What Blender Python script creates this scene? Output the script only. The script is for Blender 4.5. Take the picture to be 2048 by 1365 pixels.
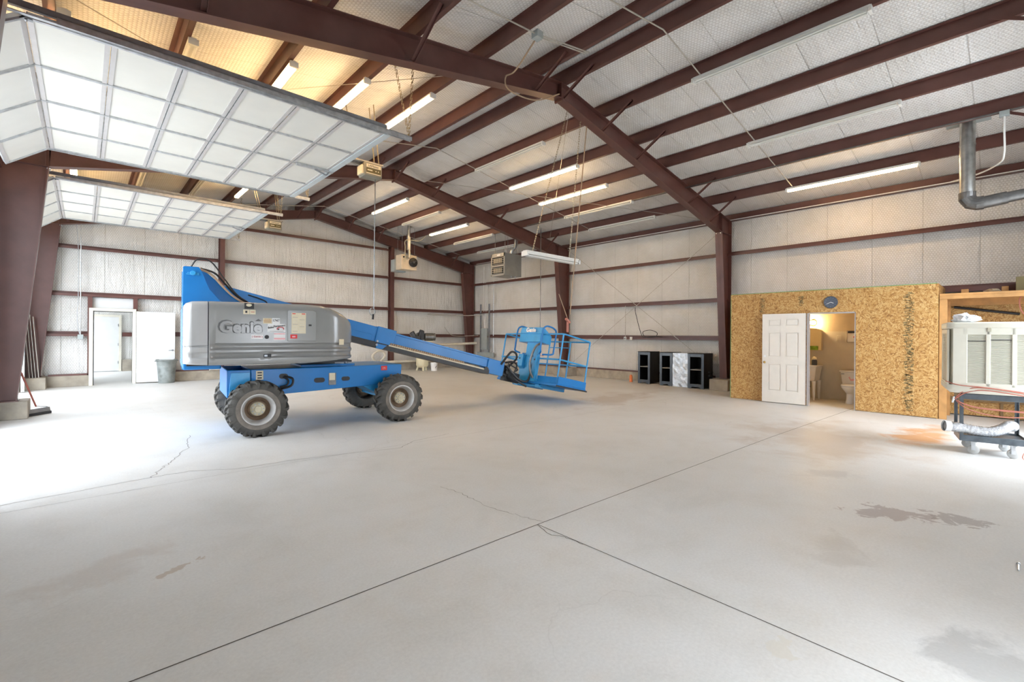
import bpy, bmesh, math, random
from mathutils import Vector, Matrix, Euler
random.seed(7)
R = math.radians
SC = bpy.context.scene
COL = SC.collection
for o in list(bpy.data.objects): bpy.data.objects.remove(o)

# ---------------------------------------------------------------- camera, sky, exposure
YAW = 0.74707
cam_d = bpy.data.cameras.new('camera'); cam = bpy.data.objects.new('camera', cam_d); COL.objects.link(cam)
cam_d.sensor_width = 36.0; cam_d.lens = 925.68*36.0/2048.0
cam_d.shift_x = 0.0; cam_d.shift_y = (671.25-682.5)/2048.0
cam_d.clip_start = 0.02; cam_d.clip_end = 400
cam.matrix_world = (Matrix.Translation((0, 0, 1.51)) @ Matrix.Rotation(-YAW, 4, 'Z')
                    @ Matrix.Rotation(R(90), 4, 'X') @ Matrix.Rotation(0.007, 4, 'Z'))
SC.camera = cam
W = bpy.data.worlds.new('sky'); SC.world = W; W.use_nodes = True
bg = W.node_tree.nodes['Background']; bg.inputs[0].default_value = (0.85, 0.92, 1.0, 1); bg.inputs[1].default_value = 4.0
nt_ = W.node_tree; tc_ = nt_.nodes.new('ShaderNodeTexCoord'); sx_ = nt_.nodes.new('ShaderNodeSeparateXYZ'); nt_.links.new(tc_.outputs['Generated'], sx_.inputs[0])
my_ = nt_.nodes.new('ShaderNodeMath'); my_.operation = 'MULTIPLY_ADD'; my_.inputs[1].default_value = -1.1; my_.inputs[2].default_value = 3.7
mx_ = nt_.nodes.new('ShaderNodeMath'); mx_.operation = 'MULTIPLY_ADD'; mx_.inputs[1].default_value = 0.7
nt_.links.new(sx_.outputs[1], my_.inputs[0]); nt_.links.new(sx_.outputs[0], mx_.inputs[0]); nt_.links.new(my_.outputs[0], mx_.inputs[2]); nt_.links.new(mx_.outputs[0], bg.inputs[1])   # brighter sky towards the open front and right
SC.view_settings.view_transform = 'Standard'; SC.view_settings.look = 'None'
SC.view_settings.gamma = 1.0; SC.view_settings.use_curve_mapping = False
SC.view_settings.exposure = 1.34

# ---------------------------------------------------------------- materials
MATS = {}
def nmat(name):
    m = bpy.data.materials.new(name); m.use_nodes = True
    nt = m.node_tree; b = nt.nodes['Principled BSDF']; MATS[name] = m
    return m, nt, b
def N(nt, t, **kw):
    n = nt.nodes.new(t)
    for k, v in kw.items():
        if k.startswith('i_'):
            key = k[2:]; key = int(key) if key.isdigit() else key.replace('_', ' ')
            n.inputs[key].default_value = v
        else: setattr(n, k, v)
    return n
def math_n(nt, op, a, b=None, c=None, clamp=False):
    n = nt.nodes.new('ShaderNodeMath'); n.operation = op; n.use_clamp = clamp
    for i, x in enumerate((a, b, c)):
        if x is None: continue
        if isinstance(x, (int, float)): n.inputs[i].default_value = x
        else: nt.links.new(x, n.inputs[i])
    return n.outputs[0]
def ramp(nt, src, stops):
    r = nt.nodes.new('ShaderNodeValToRGB'); e = r.color_ramp.elements
    while len(e) < len(stops): e.new(0.5)
    for k, (p, c) in enumerate(stops):
        e[k].position = p; e[k].color = (c[0], c[1], c[2], 1) if not isinstance(c, (int, float)) else (c, c, c, 1)
    nt.links.new(src, r.inputs[0]); return r.outputs[0]
def mixc(nt, fac, a, b, mode='MIX'):
    n = nt.nodes.new('ShaderNodeMix'); n.data_type = 'RGBA'; n.blend_type = mode
    for s, v in ((n.inputs[0], fac), (n.inputs[6], a), (n.inputs[7], b)):
        if isinstance(v, (int, float)): s.default_value = v
        elif isinstance(v, tuple): s.default_value = (v[0], v[1], v[2], 1)
        else: nt.links.new(v, s)
    return n.outputs[2]
def coords(nt, scale=(1, 1, 1), rot=(0, 0, 0), loc=(0, 0, 0), kind='Object'):
    t = nt.nodes.new('ShaderNodeTexCoord'); mp = nt.nodes.new('ShaderNodeMapping')
    mp.inputs['Scale'].default_value = scale; mp.inputs['Rotation'].default_value = rot; mp.inputs['Location'].default_value = loc
    nt.links.new(t.outputs[kind], mp.inputs[0]); return mp.outputs[0]
def noise(nt, vec, sc, det=4, rough=.55, dist=0.0):
    n = nt.nodes.new('ShaderNodeTexNoise'); n.inputs['Scale'].default_value = sc
    n.inputs['Detail'].default_value = det; n.inputs['Roughness'].default_value = rough; n.inputs['Distortion'].default_value = dist
    nt.links.new(vec, n.inputs['Vector']); return n.outputs[0]
def bump(nt, b, h, st=.3, dist=.01):
    n = nt.nodes.new('ShaderNodeBump'); n.inputs['Strength'].default_value = st; n.inputs['Distance'].default_value = dist
    nt.links.new(h, n.inputs['Height']); nt.links.new(n.outputs[0], b.inputs['Normal']); return n
def plain(name, col, rough=.5, metal=0., var=.06, nsc=6., bmp=0., spec=None, coat=0.):
    m, nt, b = nmat(name)
    v = coords(nt); n = noise(nt, v, nsc)
    lo = tuple(max(0, c*(1-var)) for c in col); hi = tuple(min(1, c*(1+var)) for c in col)
    nt.links.new(ramp(nt, n, [(.3, lo), (.7, hi)]), b.inputs['Base Color'])
    b.inputs['Roughness'].default_value = rough; b.inputs['Metallic'].default_value = metal
    if coat: b.inputs['Coat Weight'].default_value = coat; b.inputs['Coat Roughness'].default_value = .15
    if bmp: bump(nt, b, noise(nt, v, nsc*6), bmp, .01)
    return m
def emis(name, col, st):
    m, nt, b = nmat(name); b.inputs['Base Color'].default_value = (*col, 1)
    b.inputs['Emission Color'].default_value = (*col, 1); b.inputs['Emission Strength'].default_value = st
    return m

def hexedge(nt, px, py, s):
    """distance-to-edge mask of a hexagonal chicken-wire net, cell width s"""
    sx, sy = s, s*1.7320508
    def wrap(v, per, off):
        a = math_n(nt, 'ADD', v, off) if off else v
        f = math_n(nt, 'FLOORED_MODULO', a, per)
        return math_n(nt, 'SUBTRACT', f, per/2)
    ax, ay = wrap(px, sx, 0), wrap(py, sy, 0)
    bx_, by_ = wrap(px, sx, sx/2), wrap(py, sy, sy/2)
    def l2(x, y): return math_n(nt, 'ADD', math_n(nt, 'MULTIPLY', x, x), math_n(nt, 'MULTIPLY', y, y))
    sel = math_n(nt, 'LESS_THAN', l2(ax, ay), l2(bx_, by_))
    inv = math_n(nt, 'SUBTRACT', 1.0, sel)
    gx = math_n(nt, 'ABSOLUTE', math_n(nt, 'ADD', math_n(nt, 'MULTIPLY', ax, sel), math_n(nt, 'MULTIPLY', bx_, inv)))
    gy = math_n(nt, 'ABSOLUTE', math_n(nt, 'ADD', math_n(nt, 'MULTIPLY', ay, sel), math_n(nt, 'MULTIPLY', by_, inv)))
    d2 = math_n(nt, 'ADD', math_n(nt, 'MULTIPLY', gx, .5), math_n(nt, 'MULTIPLY', gy, .8660254))
    h = math_n(nt, 'MAXIMUM', gx, d2)
    return math_n(nt, 'DIVIDE', math_n(nt, 'SUBTRACT', s/2, h), s)     # 0 on the wire, .5 in the middle

def insulation(name, axU, seam, base=(.80, .79, .78), hexs=.052):
    """vinyl faced blanket: axU is the horizontal axis along the surface, the other one follows"""
    m, nt, b = nmat(name)
    tc = nt.nodes.new('ShaderNodeTexCoord'); sp = nt.nodes.new('ShaderNodeSeparateXYZ')
    nt.links.new(tc.outputs['Object'], sp.inputs[0])
    o = {'x': sp.outputs[0], 'y': sp.outputs[1], 'z': sp.outputs[2]}
    U = o[axU[0]]; V = o[axU[1]]
    e = hexedge(nt, U, V, hexs)
    wire = ramp(nt, e, [(0.0, 0.0), (.22, 1.0)])
    soft = ramp(nt, e, [(0.0, 0.0), (.5, 1.0)])
    n1 = noise(nt, coords(nt), 1.3, 5, .6)
    cv = nt.nodes.new('ShaderNodeCombineXYZ'); nt.links.new(U, cv.inputs[0]); nt.links.new(V, cv.inputs[1])
    mp = N(nt, 'ShaderNodeMapping'); mp.inputs['Scale'].default_value = (5.5, .55, 1); nt.links.new(cv.outputs[0], mp.inputs[0])
    n2 = noise(nt, mp.outputs[0], 1.6, 5, .62, .9)                          # long vertical wrinkles
    mp3 = N(nt, 'ShaderNodeMapping'); mp3.inputs['Scale'].default_value = (3.2, .9, 1); mp3.inputs['Rotation'].default_value = (0, 0, .55)
    nt.links.new(cv.outputs[0], mp3.inputs[0]); n3 = noise(nt, mp3.outputs[0], 1.2, 4, .6, 1.2)
    fine = noise(nt, mp.outputs[0], 9, 3, .5)
    # seams
    sm = math_n(nt, 'ABSOLUTE', math_n(nt, 'SUBTRACT', math_n(nt, 'FLOORED_MODULO', U, seam), seam/2))
    sl = ramp(nt, sm, [(0.0, 0.0), (.012, 1.0)])
    c0 = ramp(nt, n1, [(.28, tuple(c*q for c, q in zip(base, (.88, .87, .84)))), (.72, tuple(min(1, c*1.05) for c in base))])
    c1 = mixc(nt, 1.0, c0, ramp(nt, wire, [(0, (.76, .745, .72)), (1, (1, 1, 1))]), 'MULTIPLY')
    c2 = mixc(nt, 1.0, c1, ramp(nt, sl, [(0, (.84, .83, .81)), (1, (1, 1, 1))]), 'MULTIPLY')
    nt.links.new(c2, b.inputs['Base Color'])
    b.inputs['Roughness'].default_value = .42
    h = math_n(nt, 'ADD', math_n(nt, 'MULTIPLY', soft, .16), math_n(nt, 'MULTIPLY', n2, .95))
    h = math_n(nt, 'ADD', h, math_n(nt, 'MULTIPLY', n3, .8))
    h = math_n(nt, 'ADD', h, math_n(nt, 'MULTIPLY', sl, .25))
    h = math_n(nt, 'ADD', h, math_n(nt, 'MULTIPLY', fine, .12))
    bump(nt, b, h, .75, .055)
    return m

def osb(name, tone=1.0):
    m, nt, b = nmat(name)
    tc = nt.nodes.new('ShaderNodeTexCoord'); V = tc.outputs['Object']
    def layer(sc, seedoff, fl):
        mp = N(nt, 'ShaderNodeMapping'); mp.inputs['Location'].default_value = (seedoff, seedoff*.7, seedoff*.3); nt.links.new(V, mp.inputs[0])
        nz = N(nt, 'ShaderNodeTexNoise'); nz.inputs['Scale'].default_value = 14; nt.links.new(mp.outputs[0], nz.inputs['Vector'])
        ad = N(nt, 'ShaderNodeVectorMath', operation='MULTIPLY_ADD'); ad.inputs[1].default_value = (.08, .08, .08)
        nt.links.new(nz.outputs['Color'], ad.inputs[0]); nt.links.new(mp.outputs[0], ad.inputs[2])
        vo = N(nt, 'ShaderNodeTexVoronoi'); vo.inputs['Scale'].default_value = sc; nt.links.new(ad.outputs[0], vo.inputs['Vector'])
        ang = N(nt, 'ShaderNodeSeparateColor'); nt.links.new(vo.outputs['Color'], ang.inputs[0])
        rt = N(nt, 'ShaderNodeVectorRotate'); rt.rotation_type = 'X_AXIS'
        nt.links.new(math_n(nt, 'MULTIPLY', ang.outputs[0], 3.1416), rt.inputs['Angle']); nt.links.new(ad.outputs[0], rt.inputs['Vector'])
        m2 = N(nt, 'ShaderNodeMapping'); m2.inputs['Scale'].default_value = (10, 3.2*fl, .9*fl); nt.links.new(rt.outputs[0], m2.inputs[0])
        v2 = N(nt, 'ShaderNodeTexVoronoi'); v2.inputs['Scale'].default_value = 1; nt.links.new(m2.outputs[0], v2.inputs['Vector'])
        f2_ = N(nt, 'ShaderNodeSeparateColor'); nt.links.new(v2.outputs['Color'], f2_.inputs[0])
        return f2_.outputs[0], noise(nt, m2.outputs[0], 3.0, 3, .6)
    a1, b1 = layer(9, 0, 22); a2, b2 = layer(17, 3.3, 34)
    f = math_n(nt, 'ADD', math_n(nt, 'ADD', math_n(nt, 'MULTIPLY', a1, .30), math_n(nt, 'MULTIPLY', a2, .18)), math_n(nt, 'ADD', math_n(nt, 'MULTIPLY', b1, .27), math_n(nt, 'MULTIPLY', b2, .25)))
    big = noise(nt, V, 1.6, 3)
    f2 = math_n(nt, 'ADD', f, math_n(nt, 'MULTIPLY', math_n(nt, 'SUBTRACT', big, .5), .10))
    t = tone
    col = ramp(nt, f2, [(.26, (.22*t, .08*t, .02*t)), (.37, (.50*t, .235*t, .055*t)), (.49, (.70*t, .37*t, .10*t)), (.67, (.90*t, .60*t, .25*t))])
    nt.links.new(col, b.inputs['Base Color']); b.inputs['Roughness'].default_value = .6
    bump(nt, b, f, .25, .004)
    return m

def concrete_floor(name):
    m, nt, b = nmat(name)
    V = coords(nt)
    sp = nt.nodes.new('ShaderNodeSeparateXYZ'); nt.links.new(V, sp.inputs[0])
    n1 = noise(nt, V, .33, 6, .62, .4); n2 = noise(nt, V, 1.7, 8, .68, .3); n3 = noise(nt, V, 55, 3, .6)
    c = ramp(nt, n1, [(.34, (.58, .555, .505)), (.48, (.67, .66, .635)), (.60, (.73, .735, .73)), (.72, (.74, .75, .76))])
    c = mixc(nt, .45, c, ramp(nt, n2, [(.32, (.55, .535, .505)), (.5, (.70, .695, .68)), (.72, (.77, .775, .775))]))
    c = mixc(nt, .25, c, ramp(nt, n3, [(.3, (.50, .48, .45)), (.7, (.76, .75, .72))]))
    def blob(c, x, y, rx, ry, rot, colr, amt, nsc=3.5, th=.5, wid=.12):
        mp = coords(nt, (1, 1, 1), (0, 0, 0))
        sub = N(nt, 'ShaderNodeVectorMath', operation='SUBTRACT'); sub.inputs[1].default_value = (x, y, 0); nt.links.new(mp, sub.inputs[0])
        rr = N(nt, 'ShaderNodeVectorRotate'); rr.rotation_type = 'Z_AXIS'; rr.inputs['Angle'].default_value = -rot; nt.links.new(sub.outputs[0], rr.inputs['Vector'])
        mu = N(nt, 'ShaderNodeVectorMath', operation='MULTIPLY'); mu.inputs[1].default_value = (1/rx, 1/ry, 0); nt.links.new(rr.outputs[0], mu.inputs[0])
        ln = N(nt, 'ShaderNodeVectorMath', operation='LENGTH'); nt.links.new(mu.outputs[0], ln.inputs[0])
        nn = noise(nt, V, nsc, 6, .65, .5)
        s = math_n(nt, 'SUBTRACT', math_n(nt, 'SUBTRACT', 1.0, ln.outputs['Value']), math_n(nt, 'MULTIPLY', math_n(nt, 'SUBTRACT', nn, .5), 2.6))
        k = ramp(nt, s, [(th-wid, 0.0), (th+wid, amt)])
        return mixc(nt, k, c, colr)
    c = blob(c, 9.55, .95, 1.3, .42, -.12, (.62, .25, .04), .75, 2.0, .35, .3)      # rust-orange wash by the cart
    c = blob(c, 8.2, 2.0, 1.8, 1.2, .3, (.42, .30, .20), .45, 1.5, .35, .35)
    c = blob(c, 5.12, .70, .42, .26, -1.0, (.30, .24, .235), .6, 5.0, .42, .06)      # dark spill
    c = blob(c, 5.35, .28, .30, .2, -1.0, (.22, .17, .16), .5, 7.0, .42, .06)
    c = blob(c, 6.1, 1.35, .5, .22, -.6, (.42, .41, .41), .4, 4.0, .4, .25)
    c = blob(c, .45, 3.62, .24, .07, .5, (.42, .31, .22), .55, 9.0, .55, .06)
    c = blob(c, .1, 3.9, .5, .30, .3, (.52, .46, .41), .4, 3.0, .4, .25)
    c = blob(c, 3.05, .05, .35, .35, 0, (.33, .33, .32), .5, 3.0, .4, .2)
    c = blob(c, 3.9, .85, .4, .22, .2, (.46, .44, .41), .4, 4.0, .4, .25)
    c = blob(c, 2.5, .75, .16, .10, .2, (.62, .58, .50), .6, 12.0, .45, .06)
    c = blob(c, 9.5, 6.5, 2.2, .7, .1, (.40, .31, .24), .5, 1.6, .35, .3)
    # wandering hair cracks
    vo = N(nt, 'ShaderNodeTexVoronoi', feature='DISTANCE_TO_EDGE'); vo.inputs['Scale'].default_value = .42
    nd = N(nt, 'ShaderNodeTexNoise'); nd.inputs['Scale'].default_value = 1.6; nd.inputs['Detail'].default_value = 6; nt.links.new(V, nd.inputs['Vector'])
    ad = N(nt, 'ShaderNodeVectorMath', operation='MULTIPLY_ADD'); ad.inputs[1].default_value = (.9, .9, 0); nt.links.new(nd.outputs['Color'], ad.inputs[0]); nt.links.new(V, ad.inputs[2])
    nt.links.new(ad.outputs[0], vo.inputs['Vector'])
    ck = ramp(nt, vo.outputs['Distance'], [(0, .16), (.004, 0.0)])
    ckm = math_n(nt, 'MULTIPLY', ck, ramp(nt, noise(nt, V, .5, 2), [(.5, 0.0), (.62, 1.0)]))
    c = mixc(nt, ckm, c, (.22, .20, .18))
    nt.links.new(c, b.inputs['Base Color'])
    rg = ramp(nt, n2, [(.3, .42), (.7, .62)]); nt.links.new(rg, b.inputs['Roughness'])
    bump(nt, b, math_n(nt, 'ADD', math_n(nt, 'MULTIPLY', n3, .3), n2), .06, .02)
    return m

insulation('insul_roof', ('y', 'x'), .914, (.86, .855, .85))
insulation('insul_right', ('y', 'z'), .914, (.82, .815, .805))
insulation('insul_back', ('x', 'z'), .914, (.82, .815, .805))
insulation('insul_left', ('y', 'z'), .914, (.82, .815, .805))
concrete_floor('floor_concrete')
osb('osb', .66); osb('osb_edge', .55)
plain('maroon', (.125, .052, .043), .38, 0, .14, 3.0)
plain('curb', (.36, .32, .26), .85, 0, .22, 3.5, .3)
plain('curb_b', (.40, .35, .28), .85, 0, .22, 4.0, .3)
plain('galv', (.56, .58, .60), .38, .75, .18, 14)
plain('galv_duct', (.50, .52, .52), .32, .9, .2, 9)
plain('duct_dark', (.20, .20, .20), .38, .8, .3, 7)
plain('door_foam', (.80, .79, .74), .55, 0, .03, 2.0)
plain('steel_grey', (.33, .35, .38), .35, .7, .15, 10)
plain('fix_white', (.78, .78, .75), .4, 0, .03)
plain('tube_off', (.74, .74, .70), .3, 0, .03)
emis('tube_on', (1.0, .68, .34), 15)
emis('bath_lamp', (1.0, .70, .34), 170)
plain('white_paint', (.72, .73, .73), .45, 0, .03)
plain('door_cream', (.72, .67, .60), .42, 0, .03)
plain('frame_cream', (.74, .70, .60), .5, 0, .06)
plain('grey_trim', (.42, .38, .36), .5)
plain('blue', (.003, .195, .56), .36, 0, .05, 4, coat=.15)
plain('blue_light', (.035, .34, .70), .34, 0, .08, 4, coat=.3)
plain('cover_grey', (.28, .28, .275), .26, 0, .04, 3, coat=.5)
plain('cover_lit', (.42, .42, .415), .26, 0, .04, 3, coat=.5)  # lighter copy of cover_grey: light caught by the rear end, put into colour
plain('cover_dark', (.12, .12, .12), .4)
plain('sticker_cream', (.76, .68, .50), .5, 0, .04, 30)
plain('sticker_white', (.84, .84, .83), .45, 0, .02)
plain('sticker_red', (.70, .03, .03), .45, 0, .03)
plain('sticker_pink', (.80, .42, .44), .45, 0, .03)
plain('ink', (.03, .03, .035), .5)
plain('ink_red', (.5, .04, .05), .5)
plain('black', (.018, .018, .020), .45, 0, .2, 20)
plain('rubber', (.085, .080, .072), .75, 0, .35, 5, .25)
plain('rubber_dust', (.20, .175, .15), .85, 0, .25, 8, .25)
plain('rim', (.52, .51, .50), .45, .2, .15, 6)
plain('rim_rust', (.22, .15, .10), .7, .2, .3, 9)
plain('hub', (.55, .50, .36), .6, .1, .2, 18)
plain('cabinet_blue', (.045, .062, .085), .3, 0, .2, 5, coat=.4)
plain('cabinet_dark', (.012, .012, .014), .5, 0, .2, 5)
plain('shelf_grey', (.35, .35, .33), .5)
plain('wrap', (.55, .57, .59), .2, .6, .25, 9, .45)
plain('orange', (.85, .22, .06), .5, 0, .1)
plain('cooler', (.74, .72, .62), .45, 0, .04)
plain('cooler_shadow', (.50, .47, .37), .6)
plain('cord_red', (.50, .18, .13), .5)
plain('foil', (.60, .60, .61), .25, .95, .25, 45, 1.0)
plain('porcelain', (.82, .81, .78), .15, 0, .02)
plain('wall_beige', (.56, .46, .32), .6, 0, .05)
plain('wall_panel', (.62, .57, .47), .45, 0, .04)
plain('mirror', (.72, .70, .60), .08, .9, .03)
plain('wood', (.48, .25, .085), .6, 0, .2, 5)
plain('wood_dark', (.20, .12, .05), .7, 0, .2, 5)
plain('board_brown', (.14, .11, .045), .7)
plain('compressor', (.74, .67, .46), .5, 0, .08)
plain('pvc', (.66, .62, .52), .45, 0, .08)
plain('conduit', (.50, .47, .42), .45, .4, .1)
plain('rope', (.42, .30, .20), .8)
plain('chain', (.36, .31, .22), .45, .7, .2, 60)
plain('opener_case', (.24, .225, .18), .5)
plain('panel_grey', (.36, .40, .40), .5, 0, .06)
plain('heater_grey', (.30, .30, .28), .45, .3, .08)
plain('heater_front', (.46, .45, .41), .45, .2, .08)
plain('heater_beige', (.70, .60, .46), .5, 0, .08)
plain('plastic_bag', (.74, .76, .80), .3, 0, .1, 8, .5)
plain('brass', (.55, .36, .12), .25, 1.0)
plain('trash_grey', (.22, .24, .23), .5, 0, .35, 5)
plain('green_edge', (.16, .30, .13), .8)
plain('clock_face', (.07, .085, .115), .4)
plain('mirror_green', (.20, .36, .03), .7, 0, .4, 14)
plain('outside_ground', (.55, .53, .49), .9, 0, .15, .5)
plain('broom_wood', (.35, .10, .07), .5)
plain('cloth_tan', (.38, .30, .20), .9)
plain('caster', (.42, .42, .41), .4)
plain('rail_grey', (.62, .60, .60), .45, .2, .05)
plain('alu_blue', (.62, .70, .75), .35, .3, .05)
plain('label_white', (.80, .80, .78), .5)

# ---------------------------------------------------------------- mesh builder
class MB:
    def __init__(s): s.v = []; s.f = []; s.m = []; s.mats = []; s.cur = 0
    def mat(s, name):
        if name not in s.mats: s.mats.append(name)
        s.cur = s.mats.index(name); return s
    def add(s, vs, fs):
        n = len(s.v); s.v += [tuple(x) for x in vs]
        for f in fs: s.f.append([n+i for i in f]); s.m.append(s.cur)
        return s
    def box(s, x0, x1, y0, y1, z0, z1, M=None):
        vs = [Vector((x, y, z)) for x in (x0, x1) for y in (y0, y1) for z in (z0, z1)]
        if M is not None: vs = [M @ v for v in vs]
        return s.add(vs, [(0, 1, 3, 2), (4, 6, 7, 5), (0, 4, 5, 1), (2, 3, 7, 6), (0, 2, 6, 4), (1, 5, 7, 3)])
    def cbox(s, c, sz, M=None):
        return s.box(c[0]-sz[0]/2, c[0]+sz[0]/2, c[1]-sz[1]/2, c[1]+sz[1]/2, c[2]-sz[2]/2, c[2]+sz[2]/2, M)
    def beam(s, p, q, w, h, up=(0, 0, 1)):
        p = Vector(p); q = Vector(q); d = (q-p).normalized(); u = Vector(up)
        sd = d.cross(u)
        if sd.length < 1e-4: sd = d.cross(Vector((1, 0, 0)))
        sd.normalize(); u = sd.cross(d)
        vs = []
        for c in (p, q):
            for a, b_ in ((-1, -1), (1, -1), (1, 1), (-1, 1)): vs.append(c+sd*(a*w/2)+u*(b_*h/2))
        return s.add(vs, [(0, 3, 2, 1), (4, 5, 6, 7), (0, 1, 5, 4), (1, 2, 6, 5), (2, 3, 7, 6), (3, 0, 4, 7)])
    def tube(s, pts, r, n=8, closed=False, caps=True):
        pts = [Vector(p) for p in pts]; k = len(pts); rings = []
        rr = r if isinstance(r, (list, tuple)) else [r]*k
        prev = None
        for i, p in enumerate(pts):
            a = pts[(i-1) % k] if (closed or i > 0) else p; b_ = pts[(i+1) % k] if (closed or i < k-1) else p
            t = (b_-a).normalized() if (b_-a).length > 1e-9 else Vector((0, 0, 1))
            if prev is None:
                u = Vector((0, 0, 1)) if abs(t.z) < .9 else Vector((1, 0, 0)); u = (u-t*u.dot(t)).normalized()
            else:
                u = prev-t*prev.dot(t); u = u.normalized() if u.length > 1e-6 else t.orthogonal().normalized()
            prev = u; w = t.cross(u)
            rings.append([p+(u*math.cos(2*math.pi*j/n)+w*math.sin(2*math.pi*j/n))*rr[i] for j in range(n)])
        vs = [v for rg in rings for v in rg]; fs = []
        for i in range(k if closed else k-1):
            for j in range(n):
                a = i*n+j; b_ = i*n+(j+1) % n; c = ((i+1) % k)*n+(j+1) % n; d = ((i+1) % k)*n+j
                fs.append((a, b_, c, d))
        if caps and not closed: fs += [tuple(range(n))[::-1], tuple((k-1)*n+j for j in range(n))]
        return s.add(vs, fs)
    def cyl(s, p, q, r, n=20, r2=None): return s.tube([p, q], [r, r if r2 is None else r2], n)
    def lathe(s, prof, n=32, M=None, axis='z', caps=True, loop=False):
        vs = []; k = len(prof)
        for (r, h) in prof:
            for j in range(n):
                a = 2*math.pi*j/n; x, y = r*math.cos(a), r*math.sin(a)
                v = Vector((x, y, h)) if axis == 'z' else Vector((x, h, y)) if axis == 'y' else Vector((h, x, y))
                vs.append(M @ v if M is not None else v)
        fs = [(i*n+j, i*n+(j+1) % n, (i+1)*n+(j+1) % n, (i+1)*n+j) for i in range(k-1) for j in range(n)]
        if loop: fs += [((k-1)*n+j, (k-1)*n+(j+1) % n, (j+1) % n, j) for j in range(n)]
        if caps and not loop and prof[0][0] > 1e-6: fs.append(tuple(range(n))[::-1])
        if caps and not loop and prof[-1][0] > 1e-6: fs.append(tuple((k-1)*n+j for j in range(n)))
        return s.add(vs, fs)
    def prism(s, poly, a, b_, ax='y', M=None):
        def P(u, v, w): return Vector({'y': (u, w, v), 'x': (w, u, v), 'z': (u, v, w)}[ax])
        n = len(poly); vs = [P(u, v, a) for u, v in poly]+[P(u, v, b_) for u, v in poly]
        if M is not None: vs = [M @ v for v in vs]
        return s.add(vs, [tuple(range(n))[::-1], tuple(range(n, 2*n))]+[(i, (i+1) % n, n+(i+1) % n, n+i) for i in range(n)])
    def sphere(s, c, r, n=14, sc=(1, 1, 1)):
        vs = []; fs = []; m = n//2
        for i in range(1, m):
            th = math.pi*i/m
            for j in range(n): vs.append((c[0]+r*sc[0]*math.sin(th)*math.cos(2*math.pi*j/n), c[1]+r*sc[1]*math.sin(th)*math.sin(2*math.pi*j/n), c[2]+r*sc[2]*math.cos(th)))
        top = len(vs); vs.append((c[0], c[1], c[2]+r*sc[2])); vs.append((c[0], c[1], c[2]-r*sc[2]))
        for i in range(m-2):
            for j in range(n): fs.append((i*n+j, (i+1)*n+j, (i+1)*n+(j+1) % n, i*n+(j+1) % n))
        for j in range(n): fs.append((top, j, (j+1) % n)); fs.append((top+1, (m-2)*n+(j+1) % n, (m-2)*n+j))
        return s.add(vs, fs)
def arc(c, r, a0, a1, n, ax='xz'):
    out = []
    for i in range(n+1):
        a = R(a0+(a1-a0)*i/n); u, v = r*math.cos(a), r*math.sin(a)
        out.append({'xz': (c[0]+u, c[1], c[2]+v), 'yz': (c[0], c[1]+u, c[2]+v), 'xy': (c[0]+u, c[1]+v, c[2])}[ax])
    return out
def smooth_path(pts, n=8):
    P = [Vector(p) for p in pts]; P = [P[0]*2-P[1]]+P+[P[-1]*2-P[-2]]; out = []
    for i in range(1, len(P)-2):
        for k in range(n):
            t = k/n; a, b_, c, d = P[i-1], P[i], P[i+1], P[i+2]
            out.append(.5*((2*b_)+(c-a)*t+(2*a-5*b_+4*c-d)*t*t+(3*b_-a-3*c+d)*t**3))
    out.append(P[-2]); return out

def obj(name, mb, mat=None, parent=None, bevel=0, seg=2, smooth=True):
    me = bpy.data.meshes.new(name); me.from_pydata(mb.v, [], mb.f)
    names = mb.mats or [mat]
    for k in names: me.materials.append(MATS[k])
    if mb.mats: me.polygons.foreach_set('material_index', mb.m)
    bm = bmesh.new(); bm.from_mesh(me); bmesh.ops.recalc_face_normals(bm, faces=bm.faces); bm.to_mesh(me); bm.free()
    if smooth:
        me.shade_smooth(); me.set_sharp_from_angle(angle=R(38))
    o = bpy.data.objects.new(name, me); COL.objects.link(o)
    if bevel:
        md = o.modifiers.new('bevel', 'BEVEL'); md.width = bevel; md.segments = seg; md.limit_method = 'ANGLE'; md.angle_limit = R(40); md.harden_normals = False
    if parent is not None:
        o.parent = parent; o.matrix_parent_inverse = wm(parent).inverted()
    return o
def wm(o):
    m = o.matrix_basis.copy()
    while o.parent is not None:
        m = o.parent.matrix_basis @ o.matrix_parent_inverse @ m; o = o.parent
    return m
def tag(o, label, cat, group=None, kind=None):
    o['label'] = label; o['category'] = cat
    if group: o['group'] = group
    if kind: o['kind'] = kind
    return o
def thing(name, label, cat, loc=(0, 0, 0), rz=0, group=None, kind=None):
    o = bpy.data.objects.new(name, None); o.empty_display_size = .1; COL.objects.link(o)
    o.location = loc; o.rotation_euler = (0, 0, rz); return tag(o, label, cat, group, kind)
def struct(o): o['kind'] = 'structure'; return o
def dup(root, loc, rz, label, group=None, rot=None):
    r = root.copy(); COL.objects.link(r); r.location = loc; r.rotation_euler = rot if rot else (0, 0, rz)
    r['label'] = label
    if group: r['group'] = group
    for ch in list(root.children):
        c = ch.copy(); COL.objects.link(c); c.parent = r
        for g in list(ch.children):
            d = g.copy(); COL.objects.link(d); d.parent = c
    return r
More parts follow.
